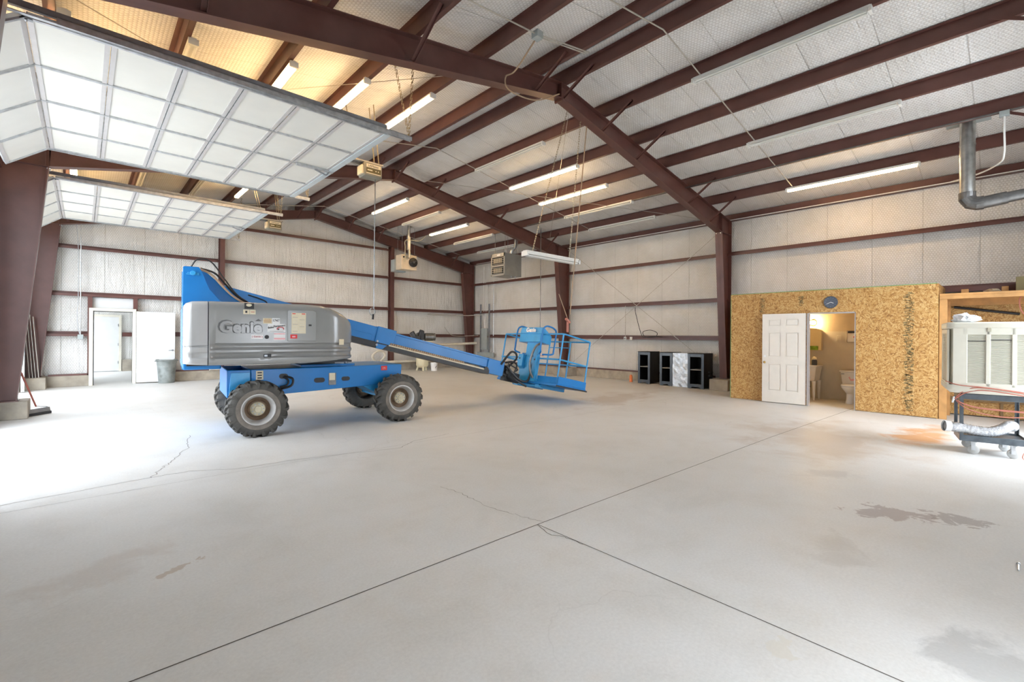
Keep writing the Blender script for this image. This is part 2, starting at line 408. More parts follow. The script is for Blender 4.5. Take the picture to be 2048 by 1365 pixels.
def text(name, s, size, M, mat, parent=None, ext=.001, bold=0, align='CENTER', shear=0, sx=1.0):
    cu = bpy.data.curves.new(name, 'FONT'); cu.body = s; cu.size = size; cu.extrude = ext; cu.offset = bold
    cu.align_x = align; cu.align_y = 'CENTER'; cu.shear = shear; cu.resolution_u = 3
    t = bpy.data.objects.new('tmp_text', cu); COL.objects.link(t)
    dg = bpy.context.evaluated_depsgraph_get(); me = bpy.data.meshes.new_from_object(t.evaluated_get(dg))
    bpy.data.objects.remove(t); bpy.data.curves.remove(cu)
    me.transform(Matrix.Scale(sx, 4, (1, 0, 0))); me.transform(M); me.materials.clear(); me.materials.append(MATS[mat]); me.name = name
    o = bpy.data.objects.new(name, me); COL.objects.link(o)
    if parent is not None: o.parent = parent; o.matrix_parent_inverse = wm(parent).inverted()
    return o
ORD = ['first', 'second', 'third', 'fourth', 'fifth', 'sixth', 'seventh', 'eighth', 'ninth', 'tenth']
BAY = ['the bay nearest the camera', 'the middle bay', 'the far bay']

# ---------------------------------------------------------------- dimensions
XM = 6.319; XR = 13.86; XL = -1.22; YB = 17.97; Y0 = -.9
FY = [5.62, 11.72, 17.66]            # rigid frames
def zroof(x): return 6.32-abs(x-XM)/6.0
DOORS = [(6.24, 10.51), (12.42, 16.62)]
DH = 4.27
FO = [(1.6, 2.9), (7.8, 10.9)]; FH = 4.25      # unseen openings in the front wall, added to let daylight in

# ---------------------------------------------------------------- setting
f = MB().box(XL-.25, XR+.3, -6.0, 24.5, -.15, 0.0)
floor = struct(obj('floor', f, 'floor_concrete', smooth=False))
g = MB().box(-40, XL-.25, -40, 60, -.2, -.02).box(XL-.25, 45, -40, -6.0, -.2, -.02)
struct(obj('ground', g, 'outside_ground', smooth=False))
# saw-cut joints and cracks in the slab
def ribbon(pts, w):
    mb = MB(); P = [Vector((p[0], p[1], .0012)) for p in pts]; vs = []
    for i, p in enumerate(P):
        d = (P[min(i+1, len(P)-1)]-P[max(i-1, 0)]).normalized(); n = Vector((-d.y, d.x, 0))
        ww = w*(.6+.8*random.random()) if w < .005 else w
        vs += [p-n*ww/2, p+n*ww/2]
    mb.add(vs, [(2*i, 2*i+2, 2*i+3, 2*i+1) for i in range(len(P)-1)]); return mb
def jag(pts, amp, n=10):
    out = []
    for a, b_ in zip(pts[:-1], pts[1:]):
        for k in range(n):
            t = k/n; out.append((a[0]+(b_[0]-a[0])*t+random.uniform(-amp, amp), a[1]+(b_[1]-a[1])*t+random.uniform(-amp, amp)))
    out.append(pts[-1]); return out
plain('joint', (.085, .07, .055), .9)
plain('crackm', (.17, .145, .12), .9)
plain('joint_faint', (.34, .32, .29), .9)
obj('control_joint', ribbon([(-1.2, 2.59), (2.7, 2.565), (7.7, 2.46), (11.75, 2.30), (13.3, 2.28)], .0075), 'joint', floor, smooth=False)
obj('control_joint', ribbon([(2.67, 2.56), (2.66, .9), (2.62, -.9)], .006), 'joint', floor, smooth=False)
obj('control_joint', ribbon([(-1.2, 5.69), (1.3, 5.74), (5.3, 5.6), (8.4, 5.64), (13.3, 5.6)], .005), 'joint_faint', floor, smooth=False)
obj('crack', ribbon(jag([(1.165, 8.25), (1.01, 7.37), (.755, 6.66), (.66, 6.47), (.53, 6.08)], .022), .006), 'crackm', floor, smooth=False)
obj('crack', ribbon(jag([(2.62, 3.86), (2.65, 3.53), (2.62, 3.2), (2.67, 2.86), (2.74, 2.57)], .015), .004), 'crackm', floor, smooth=False)
obj('crack', ribbon(jag([(2.66, 2.56), (2.60, 2.38), (2.655, 2.27), (2.66, 2.1)], .008, 6), .006), 'crackm', floor, smooth=False)
obj('crack', ribbon(jag([(-1.2, 5.98), (-.53, 5.96), (.52, 6.09), (.85, 6.1), (1.27, 5.86), (1.8, 5.84), (2.47, 5.7), (3.1, 5.52), (3.45, 5.77), (4.1, 5.83)], .012), .006), 'crackm', floor, smooth=False)

# roof deck with insulation (two slopes)
rf = MB()
for xa, xb in ((XL-.1, XM), (XM, XR+.1)):
    rf.add([(xa, Y0-.2, zroof(xa)), (xb, Y0-.2, zroof(xb)), (xb, YB+.1, zroof(xb)), (xa, YB+.1, zroof(xa)),
            (xa, Y0-.2, zroof(xa)+.12), (xb, Y0-.2, zroof(xb)+.12), (xb, YB+.1, zroof(xb)+.12), (xa, YB+.1, zroof(xa)+.12)],
           [(0, 1, 2, 3), (4, 7, 6, 5), (0, 4, 5, 1), (1, 5, 6, 2), (2, 6, 7, 3), (3, 7, 4, 0)])
struct(obj('ceiling', rf, 'insul_roof', smooth=False))
w = MB().box(XR, XR+.15, Y0, YB+.15, 0, zroof(XR)+.05)
struct(obj('wall_right', w, 'insul_right', smooth=False))
# back wall (gable) with the walk-through opening
dx0, dx1, dh = .20, 1.08, 2.13
w = MB()
def gable(x0, x1, z0):
    w.prism([(x0, z0), (x1, z0), (x1, zroof(x1)+.05)]+([(XM, zroof(XM)+.05)] if x0 < XM < x1 else [])+[(x0, zroof(x0)+.05)], YB, YB+.15)
gable(XL, dx0, 0); gable(dx0, dx1, dh); gable(dx1, XR, 0)
struct(obj('wall_back', w, 'insul_back', smooth=False))
# left wall with the two overhead door openings
w = MB(); zt = zroof(XL)+.05
ys = [Y0, DOORS[0][0], DOORS[0][1], DOORS[1][0], DOORS[1][1], YB+.15]
for i in (0, 2, 4): w.box(XL-.15, XL, ys[i], ys[i+1], 0, zt)
for a, b_ in DOORS: w.box(XL-.15, XL, a, b_, DH, zt)
struct(obj('wall_left', w, 'insul_left', smooth=False))
# unseen front wall, added to cut the daylight; its openings are placed for light
w = MB()
for a, b_, z in ((XL, FO[0][0], 0), (FO[0][0], FO[0][1], 2.6), (FO[0][1], FO[1][0], 0), (FO[1][0], FO[1][1], FH), (FO[1][1], XR, 0)):
    w.prism([(a, z), (b_, z), (b_, zroof(b_)+.05)]+([(XM, zroof(XM)+.05)] if a < XM < b_ else [])+[(a, zroof(a)+.05)], Y0-.15, Y0)
struct(obj('wall_front', w, 'insul_back', smooth=False))
# adjoining room seen through the doorway
w = MB().box(-1.55, -1.4, YB+.15, 20.8, 0, 2.9).box(-1.4, 3.2, 23.8, 23.95, 0, 2.9).box(3.05, 3.2, YB+.15, 23.8, 0, 2.9)  # the unseen left wall is added to cut daylight in the annex
struct(obj('wall_annex', w, 'insul_back', smooth=False))
w = MB().box(-1.4, 3.2, YB+.15, 23.95, 2.9, 3.0); struct(obj('ceiling_annex', w, 'white_paint', smooth=False))
t = struct(thing('door_3', 'closed white door in the annex, seen through the open doorway', 'door', (.66, 23.79, 0)))
obj('door_leaf', MB().box(.22, 1.02, 23.72, 23.77, .02, 2.12), 'white_paint', t, .004)
obj('door_frame', MB().box(1.02, 1.10, 23.70, 23.8, 0, 2.2).box(.12, .22, 23.70, 23.8, 0, 2.2).box(.22, 1.02, 23.70, 23.8, 2.12, 2.2), 'frame_cream', t, .004)
for z in (.35, 1.05, 1.8): obj('hinge', MB().box(.99, 1.01, 23.70, 23.715, z-.05, z+.05), 'steel_grey', t)
w = MB().box(1.12, 3.05, 23.68, 23.8, 1.36, 1.52); tag(obj('wall_girt', w, 'maroon', smooth=False), 'maroon girt inside the annex beyond the open doorway', 'girt')
w = MB().box(1.12, 3.05, 23.66, 23.8, 0, .45); tag(obj('concrete_curb', w, 'curb', smooth=False), 'concrete curb inside the annex beyond the doorway', 'curb')

# concrete curbs along the walls
def curb(name, x0, x1, y0, y1, label, m='curb', joints=()):
    t = thing(name, label, 'curb', ((x0+x1)/2, (y0+y1)/2, 0))
    obj('curb_body', MB().box(x0, x1, y0, y1, 0, .30), m, t, .008)
    return t
curb('concrete_curb', XL+.35, .115, YB-.22, YB, 'concrete curb at the foot of the back wall left of the doorway')
curb('concrete_curb', 1.16, 9.3, YB-.22, YB, 'long concrete curb at the foot of the back wall behind the boom lift', 'curb_b')
curb('concrete_curb', 9.3, XR-.45, YB-.22, YB, 'concrete curb of the back wall behind the air compressor')
curb('concrete_curb', XR-.14, XR, 6.0, 11.2, 'concrete curb of the right wall behind the black cabinets', 'curb_b')
curb('concrete_curb', XR-.14, XR, 11.75, YB-.3, 'concrete curb of the right wall in the far bay under the electrical panel')
def pier(x0, x1, y0, y1, label):
    return tag(obj('column_pier', MB().box(x0, x1, y0, y1, 0, .31), 'curb', None, .012), label, 'pier')
pier(XR-.80, XR, FY[0]-.30, FY[0]+.22, 'square concrete pier under the nearest right-hand column, beside the bathroom')
pier(XR-.80, XR, FY[1]-.52, FY[1]+.03, 'square concrete pier under the middle right-hand column')
pier(XR-.55, XR, FY[2]-.22, YB-.02, 'concrete pier under the right-hand corner column')
pier(XL-.05, -.70, FY[1]-.12, FY[1]+.45, 'concrete pier under the big left-hand column, broom beside it')
pier(XL-.05, -.72, 17.22, YB-.02, 'concrete pier in the left back corner under the leaning metal sheets')
pier(XL-.05, -.62, FY[0]-.3, FY[0]+.3, 'concrete pier under the nearest left-hand column')
# base angle on curbs
for nm, bxs, lb in (('base_angle', (XR-.145, XR-.02, 6.0, 11.2, .30, .345), 'thin maroon base angle on the curb behind the black cabinets'),
                    ('base_angle', (XR-.145, XR-.02, 12.0, 17.3, .30, .345), 'thin maroon base angle on the right curb in the far bay'),
                    ('base_angle', (-.70, .11, YB-.20, YB-.02, .30, .345), 'thin maroon base angle on the curb left of the doorway'),
                    ('base_angle', (1.2, 13.2, YB-.20, YB-.02, .30, .345), 'long maroon base angle on the back curb behind the lift')):
    tag(obj(nm, MB().box(*bxs), 'maroon', smooth=False), lb, 'base angle')

# ---------------------------------------------------------------- rigid frames
KX, KZ, BX = 6.781, 4.457, 7.156     # knee offset/height, base offset (inner flange)
def column(sgn, y, label, grp='tapered columns of the rigid frames'):
    X = lambda d: XM+sgn*d
    out = 7.42; zt = zroof(X(out))-.23
    t = thing('steel_column', label, 'column', (X(7.3), y, .31), 0, grp)
    web = MB().prism([(X(BX), .31), (X(out), .31), (X(out), zt), (X(KX-.03), zroof(X(KX))-.25), (X(KX), KZ)], y-.006, y+.006)
    obj('web', web, 'maroon', t, smooth=False)
    fl = MB().add([(X(BX), y-.10, .31), (X(BX), y+.10, .31), (X(KX), y+.10, KZ), (X(KX), y-.10, KZ),
                   (X(BX+.015), y-.10, .31), (X(BX+.015), y+.10, .31), (X(KX+.015), y+.10, KZ), (X(KX+.015), y-.10, KZ)],
                  [(0, 1, 2, 3), (4, 7, 6, 5), (0, 4, 5, 1), (1, 5, 6, 2), (2, 6, 7, 3), (3, 7, 4, 0)])
    obj('inner_flange', fl, 'maroon', t, smooth=False)
    obj('outer_flange', MB().box(min(X(out), X(out+.012)), max(X(out), X(out+.012)), y-.10, y+.10, .31, zt), 'maroon', t, smooth=False)
    st = MB().box(min(X(KX), X(out)), max(X(KX), X(out)), y-.095, y+.095, KZ-.006, KZ+.006)
    st.box(min(X(KX+.04), X(KX+.052)), max(X(KX+.04), X(KX+.052)), y-.085, y+.085, KZ, zroof(X(KX))-.26)
    obj('stiffener', st, 'maroon', t, smooth=False)
    a, b_ = sorted((X(BX-.02), X(out+.02)))
    obj('base_plate', MB().box(a, b_, y-.11, y+.11, .305, .325), 'maroon', t)
    bo = MB()
    for dy in (-.06, .06): bo.cyl((X(KX+.03), y+dy, KZ-.03), (X(KX-.02), y+dy, KZ-.03), .013, 8)
    obj('bolts', bo, 'galv', t)
    return t
def rafter(sgn, y, label, grp='rafters of the rigid frames'):
    X = lambda d: XM+sgn*d
    t = thing('roof_rafter', label, 'rafter', (X(3.5), y, 5.3), 0, grp)
    zb0, zb1 = 5.81, KZ
    top = lambda d: zroof(X(d))-.225
    obj('web', MB().prism([(X(0), zb0), (X(KX), zb1), (X(KX), top(KX)), (X(0), top(0))], y-.006, y+.006), 'maroon', t, smooth=False)
    d = KX; q = [(X(0), zb0), (X(d), zb1), (X(d), zb1+.014), (X(0), zb0+.014)]
    obj('bottom_flange', MB().prism(q, y-.09, y+.09), 'maroon', t, smooth=False)
    q = [(X(0), top(0)-.012), (X(7.4), top(7.4)-.012), (X(7.4), top(7.4)), (X(0), top(0))]
    obj('top_flange', MB().prism(q, y-.09, y+.09), 'maroon', t, smooth=False)
    obj('ridge_splice', MB().box(min(X(0), X(.016)), max(X(0), X(.016)), y-.085, y+.085, zb0-.05, top(0)), 'maroon', t, smooth=False)
    return t
FN = ['nearest', 'middle', 'farthest']
for i, y in enumerate(FY):
    column(1, y, ['tapered maroon steel column left of the plywood bathroom', 'tapered maroon steel column behind the lift basket', 'tapered maroon steel column in the far right corner'][i])
    column(-1, y, ['tapered maroon steel column at the near left, outside the picture', 'big tapered maroon column at the left edge with a broom leaning on it', 'tapered maroon column in the far left corner beside the metal sheets'][i])
    rafter(1, y, 'deep maroon rafter falling to the right from the ridge, %s of three frames' % FN[i])
    rafter(-1, y, 'deep maroon rafter falling to the left from the ridge, %s of three frames' % FN[i])

# purlins: Z sections running the whole length
PR = [6.39, 7.58, 8.80, 9.99, 11.20, 12.42]; PL = [5.69, 4.51, 3.30, 2.10, .90, -.30]
def purlin(x, label, grp):
    s = 1 if x > XM else -1
    z1 = zroof(x)-.006; z0 = z1-.215
    t = MB()
    t.box(x-.003, x+.003, Y0, YB-.02, z0, z1)
    t.box(x, x+.065, Y0, YB-.02, z0, z0+.004); t.box(x-.065, x, Y0, YB-.02, z1-.004, z1)
    t.box(x+.061, x+.065, Y0, YB-.02, z0, z0+.018)
    o = obj('roof_purlin', t, 'maroon', smooth=False)
    return tag(o, label, 'purlin', grp)
PN = {}
for i, x in enumerate(PR): purlin(x, 'maroon Z purlin under the right roof slope, %s from the ridge' % ORD[i], 'purlins on the right slope')
for i, x in enumerate(PL): purlin(x, 'maroon Z purlin under the left roof slope, %s from the ridge' % ORD[i], 'purlins on the left slope')
tag(obj('eave_strut', MB().box(XR-.10, XR-.004, Y0, YB-.05, zroof(XR)-.20, zroof(XR)-.01).box(XR-.16, XR-.09, Y0, YB-.05, zroof(XR)-.20, zroof(XR)-.185), 'maroon', smooth=False), 'maroon eave strut along the top of the right wall', 'eave strut')
tag(obj('eave_strut', MB().box(XL+.004, XL+.10, Y0, YB-.05, zroof(XL)-.20, zroof(XL)-.01), 'maroon', smooth=False), 'maroon eave strut along the top of the left wall', 'eave strut')
tag(obj('door_header', MB().box(XL+.002, XL+.20, FY[0]+.12, FY[1]-.12, DH+.02, DH+.24), 'maroon', smooth=False), 'maroon header beam over the near overhead door opening', 'header')
tag(obj('door_header', MB().box(XL+.002, XL+.20, FY[1]+.12, FY[2]-.12, DH+.02, DH+.24), 'maroon', smooth=False), 'maroon header beam over the far overhead door opening', 'header')
# girts
def girt(axis, a, b_, z, label, grp, depth=.2):
    m = MB(); h = .065
    if axis == 'y':
        m.box(XR-depth, XR-.002, a, b_, z-.002, z+.004); m.box(XR-depth, XR-depth+.004, a, b_, z-.070, z+.002); m.box(XR-depth, XR-depth+.02, a, b_, z-.072, z-.068)
        m.box(XR-.006, XR-.002, a, b_, z, z+h)
    else:
        m.box(a, b_, YB-depth, YB-.002, z-.002, z+.004); m.box(a, b_, YB-depth, YB-depth+.004, z-.070, z+.002); m.box(a, b_, YB-depth, YB-depth+.02, z-.072, z-.068)
        m.box(a, b_, YB-.006, YB-.002, z, z+h)
    return tag(obj('wall_girt', m, 'maroon', smooth=False), label, 'girt', grp)
GZ = [1.475, 2.60, 3.92]; GNm = ['lowest', 'middle', 'highest']
for j, (a, b_) in enumerate(((FY[0]+.02, FY[1]-.02), (FY[1]+.02, FY[2]-.02))):
    for k, z in enumerate(GZ):
        girt('y', a, b_, z, 'maroon girt across the right wall, %s of three, in %s' % (GNm[k], BAY[j+1]), 'girts on the right wall')
girt('y', Y0, FY[0]-.02, 3.92, 'maroon girt across the right wall above the plywood bathroom', 'girts on the right wall')
girt('y', Y0, FY[0]-.02, 2.60, 'maroon girt on the right wall just above the bathroom roof and shelf', 'girts on the right wall')
posts = [3.35, 9.52]
spans = [(-1.15, posts[0]-.07), (posts[0]+.07, posts[1]-.07), (posts[1]+.07, 13.75)]
SPN = ['left of the left wall post', 'between the two wall posts', 'right of the right wall post']
for si, (a, b_) in enumerate(spans):
    for k, z in enumerate(GZ):
        if k == 0 and si == 0:
            girt('x', a, .09, z, 'short maroon girt left of the doorway on the back wall', 'girts on the back wall')
            girt('x', 1.20, b_, z, 'maroon girt behind the open white door on the back wall', 'girts on the back wall'); continue
        girt('x', a, b_, z, 'maroon girt on the back wall, %s of its three, %s' % (GNm[k], SPN[si]), 'girts on the back wall')
girt('x', 3.42, 9.40, 5.09, 'maroon girt high in the gable between the wall posts, under the ridge', 'girts on the back wall')
for i, x in enumerate(posts):
    zt = 5.81-abs(x-XM)*.2+.05
    m = MB().box(x-.07, x+.07, YB-.30, YB-.288, .30, zt).box(x-.07, x+.07, YB-.05, YB-.038, .30, zt).box(x-.005, x+.005, YB-.29, YB-.05, .30, zt)
    tag(obj('wall_post', m, 'maroon', smooth=False), ['maroon wall post behind the blue fin of the lift', 'maroon wall post left of the beige fan heater'][i], 'post', 'gable wall posts')
for i, x in enumerate((.135, 1.14)):
    m = MB().box(x-.05, x+.05, YB-.20, YB-.01, (.30 if i == 0 else 2.17), 2.53)
    tag(obj('door_jamb_post', m, 'maroon', smooth=False), ['maroon jamb post left of the walk-through doorway', 'short maroon jamb post above the hinge side of the doorway'][i], 'post')
# flange braces from purlins to rafters
def brace(x, y, sgn, label):
    # sgn is the side of the frame (towards camera -1, beyond +1)
    zf = 5.81-abs(x-XM)*(5.81-KZ)/KX
    m = MB().beam((x, y+sgn*.05, zf+.04), (x, y+sgn*.74, zroof(x)-.14), .055, .006, (1, 0, 0)).beam((x-.025, y+sgn*.05, zf+.04), (x-.025, y+sgn*.74, zroof(x)-.14), .006, .055, (1, 0, 0))
    return tag(obj('flange_brace', m, 'maroon', smooth=False), label, 'brace', 'flange braces on the rafters')
for fi, y in enumerate(FY):
    for i, x in enumerate(PR):
        if fi == 1 and i in (2, 4): continue
        if fi == 0 and i == 3: continue
        if fi == 2 and i in (3, 4): continue
        brace(x, y, -1, 'maroon angle brace from the %s rafter to the %s purlin right of the ridge' % (FN[fi], ORD[i]))
    for i, x in enumerate(PL):
        if i % 2 == 1 and fi < 2: continue
        brace(x, y, -1, 'maroon angle brace from the %s rafter to the %s purlin left of the ridge' % (FN[fi], ORD[i]))
# rods
def rod(pts, r, m, name, label, cat='rod', grp=None, n=6):
    return tag(obj(name, MB().tube(pts, r, n), m), label, cat, grp)
rod([(13.6, FY[0]+.12, 4.62), (13.62, 11.5, .36)], .009, 'conduit', 'brace_rod', 'diagonal steel rod on the right wall running down away from the near column', grp='wall cross bracing')
rod([(13.6, FY[1]-.15, 4.80), (13.62, 6.0, .62)], .009, 'conduit', 'brace_rod', 'diagonal steel rod on the right wall ending behind the black cabinets', grp='wall cross bracing')
rod([(6.8, 5.75, 5.98), (12.6, 11.6, 5.02)], .006, 'conduit', 'brace_rod', 'thin roof cross rod from the near ridge down to the middle knee', grp='roof cross bracing')
rod([(13.4, 5.8, 4.85), (6.9, 11.6, 5.95)], .006, 'conduit', 'brace_rod', 'thin roof cross rod from the near knee up to the middle ridge', grp='roof cross bracing')
rod([(4.9, 5.8, 5.83), (-.9, 10.5, 4.85)], .006, 'conduit', 'brace_rod', 'thin roof rod under the left slope above the near overhead door', grp='roof cross bracing')
rod([(-.9, 5.9, 4.85), (5.3, 11.6, 5.88)], .006, 'conduit', 'brace_rod', 'thin roof rod under the left slope crossing the other above the door', grp='roof cross bracing')
# cross conduits to the light rows
for (y, nm) in ((3.55, BAY[0]), (9.6, BAY[1]), (16.75, BAY[2])):
    pts = [(x, y, zroof(x)-.235) for x in (1.0, 3.0, 5.2)]+[(XM, y, zroof(XM)-.235)]+[(x, y, zroof(x)-.235) for x in (7.5, 9.5, 12.3)]
    rod(pts, .011, 'conduit', 'light_conduit', 'thin conduit crossing under the purlins to the light strips in %s' % nm, 'conduit', 'cross conduits')
rod([(5.80, Y0, 6.02), (5.80, 17.2, 6.02)], .011, 'galv', 'ridge_conduit', 'shiny conduit running along the purlin just left of the ridge', 'conduit')
rod([(XR-.17, Y0, 4.88), (XR-.17, 17.3, 4.88)], .012, 'fix_white', 'eave_conduit', 'white conduit running along the eave of the right wall', 'conduit')
rod([(11.13, Y0, 5.27), (11.13, 11.3, 5.27)], .016, 'duct_dark', 'gas_pipe', 'dark gas pipe running along the fifth purlin right of the ridge', 'pipe')
t = thing('junction_box', 'grey electrical junction box at the ridge, nearest to the camera', 'junction box', (5.66, 5.0, 6.05))
t.location = (4.66, 4.55, 5.72)
obj('box', MB().box(4.60, 4.72, 4.49, 4.61, 5.68, 5.78), 'panel_grey', t, .006)
rod([(3.4, 4.5, 5.58), (4.62, 4.55, 5.74)], .011, 'conduit', 'light_conduit', 'conduit entering the ridge junction box from the left', 'conduit')
rod([(4.70, 4.57, 5.74), (5.75, 4.55, 5.93)], .011, 'conduit', 'light_conduit', 'upper of the twin conduits leaving the ridge junction box', 'conduit')
rod([(4.70, 4.51, 5.73), (5.75, 4.49, 5.92)], .011, 'conduit', 'light_conduit', 'lower of the twin conduits leaving the ridge junction box', 'conduit')
rod(smooth_path([(4.66, 4.6, 5.68), (4.75, 5.1, 5.5), (4.9, 5.48, 5.62), (5.0, 5.5, 5.45), (5.6, 5.5, 5.50), (6.2, 5.5, 5.82)]), .012, 'rope', 'power_cord', 'brown cord sagging from the junction box to the nearest rafter', 'cord')

# ---------------------------------------------------------------- fluorescent strips
def strip_proto(lit):
    t = thing('fluorescent_strip', 'x', 'light fixture')
    L = 2.40
    obj('housing', MB().box(-.035, .035, -L/2, L/2, -.045, 0).box(-.062, .062, -L/2, L/2, -.050, -.043), 'fix_white', t, .004)
    for dx in (-.033, .033):
        obj('tube', MB().cyl((dx, -L/2+.04, -.077), (dx, L/2-.04, -.077), .016, 12), 'tube_on' if lit else 'tube_off', t)
    for sy in (-1, 1):
        obj('end_cap', MB().box(-.058, .058, sy*L/2-.02, sy*L/2+.02, -.10, -.02), 'fix_white', t, .004)
    return t
LX = [7.56, 8.77, 9.96, 11.13, 12.36]; RY = [2.48, 8.37, 14.3]
first = {True: strip_proto(True), False: strip_proto(False)}; used = {True: False, False: False}
def strip(x, y, lit, label):
    z = zroof(x)-.228; p = first[lit]
    if not used[lit]:
        used[lit] = True; p.location = (x, y, z); p['label'] = label; p['group'] = 'fluorescent strips under the roof'; return p
    return dup(p, (x, y, z), 0, label, 'fluorescent strips under the roof')
litR = {(4, 0), (1, 1), (2, 1), (0, 2), (2, 2)}
rowR = {0: [0, 2, 4], 1: [0, 1, 2, 3, 4], 2: [0, 1, 2, 3, 4]}
RW = ['beside the second purlin', 'beside the third purlin', 'beside the fourth purlin', 'beside the fifth purlin', 'beside the sixth purlin']
for bay in (0, 1, 2):
    for i in rowR[bay]:
        lit = (i, bay) in litR
        strip(LX[i], RY[bay], lit, '%s light strip %s right of the ridge, %s' % ('glowing' if lit else 'unlit', RW[i], BAY[bay].replace('the ','')))
LL = [4.50, 3.28, 2.18, .99, -.17]
litL = {(0, 1), (1, 1), (2, 1), (4, 1), (4, 2), (1, 2)}
rowL = {1: [0, 1, 2, 3, 4], 2: [1, 2, 3, 4]}
for bay in (1, 2):
    for i in rowL[bay]:
        lit = (i, bay) in litL
        strip(LL[i], 8.16 if bay == 1 else 14.3, lit, '%s light strip %s left of the ridge, %s' % ('glowing' if lit else 'unlit', RW[i], BAY[bay].replace('the ','')))
# the strip that hangs on chains from the nearest ridge
t = thing('hanging_strip', 'unlit fluorescent fixture hanging on two chains from the nearest ridge', 'light fixture', (6.8, 6.2, 3.1))
M = Matrix.Translation((6.06, 6.2, 3.09)) @ Matrix.Rotation(0.0, 4, 'Z')
obj('housing', MB().box(0, 1.52, -.06, .06, -.05, .02, M).box(0.01, 1.51, -.085, .085, -.056, -.045, M), 'fix_white', t, .005)
for dy in (-.04, .04): obj('tube', MB().cyl((6.1, 6.2+dy, 3.015), (7.54, 6.2+dy, 3.015), .016, 10), 'tube_off', t)
for x in (6.06, 7.58): obj('end_cap', MB().box(x-.02, x+.02, 6.12, 6.28, 3.0, 3.09), 'fix_white', t, .004)
def chain(p, q, r, n):
    mb = MB(); p = Vector(p); q = Vector(q)
    for i in range(n):
        a = p.lerp(q, i/n); b_ = p.lerp(q, (i+.75)/n); s = r*1.1
        off = Vector((s, 0, 0)) if i % 2 else Vector((0, s, 0))
        mb.tube([a+off, b_+off], r*.55, 5); mb.tube([a-off, b_-off], r*.55, 5)
    return mb
for (a, b_) in (((6.66, 5.70, 5.745), (6.25, 6.2, 3.1)), ((7.05, 5.70, 5.67), (7.33, 6.2, 3.1))):
    obj('chain', chain(a, b_, .009, 60), 'chain', t)
# hoist ropes with hooks
t = thing('hoist_rope', 'brown rope hanging from the nearest ridge with a red hook block', 'rope', (7.33, 6.1, 5.7))
obj('rope_line', MB().tube([(7.24, 5.70, 5.63), (7.31, 6.15, 1.95)], .011, 6), 'rope', t)
obj('rope_line', MB().tube([(7.02, 6.2, 2.35), (7.30, 6.2, 1.85)], .007, 6), 'rope', t)
obj('hook_block', MB().box(7.275, 7.315, 6.18, 6.22, 1.58, 1.80, None).cyl((7.24, 6.2, 1.86), (7.36, 6.2, 1.78), .03, 10), 'cord_red', t, .01)
t = thing('crank_pole', 'thin dark pole with red crank hook hanging behind the lift basket', 'pole', (12.0, 11.48, 1.4))
obj('pole', MB().tube([(12.03, 11.5, zroof(12.03)-.005), (12.03, 11.5, 1.7)], .014, 6), 'duct_dark', t)
obj('hook', MB().tube([(12.03, 11.5, 1.72), (12.03, 11.5, .78), (12.20, 11.5, .78)], .012, 6), 'ink_red', t)

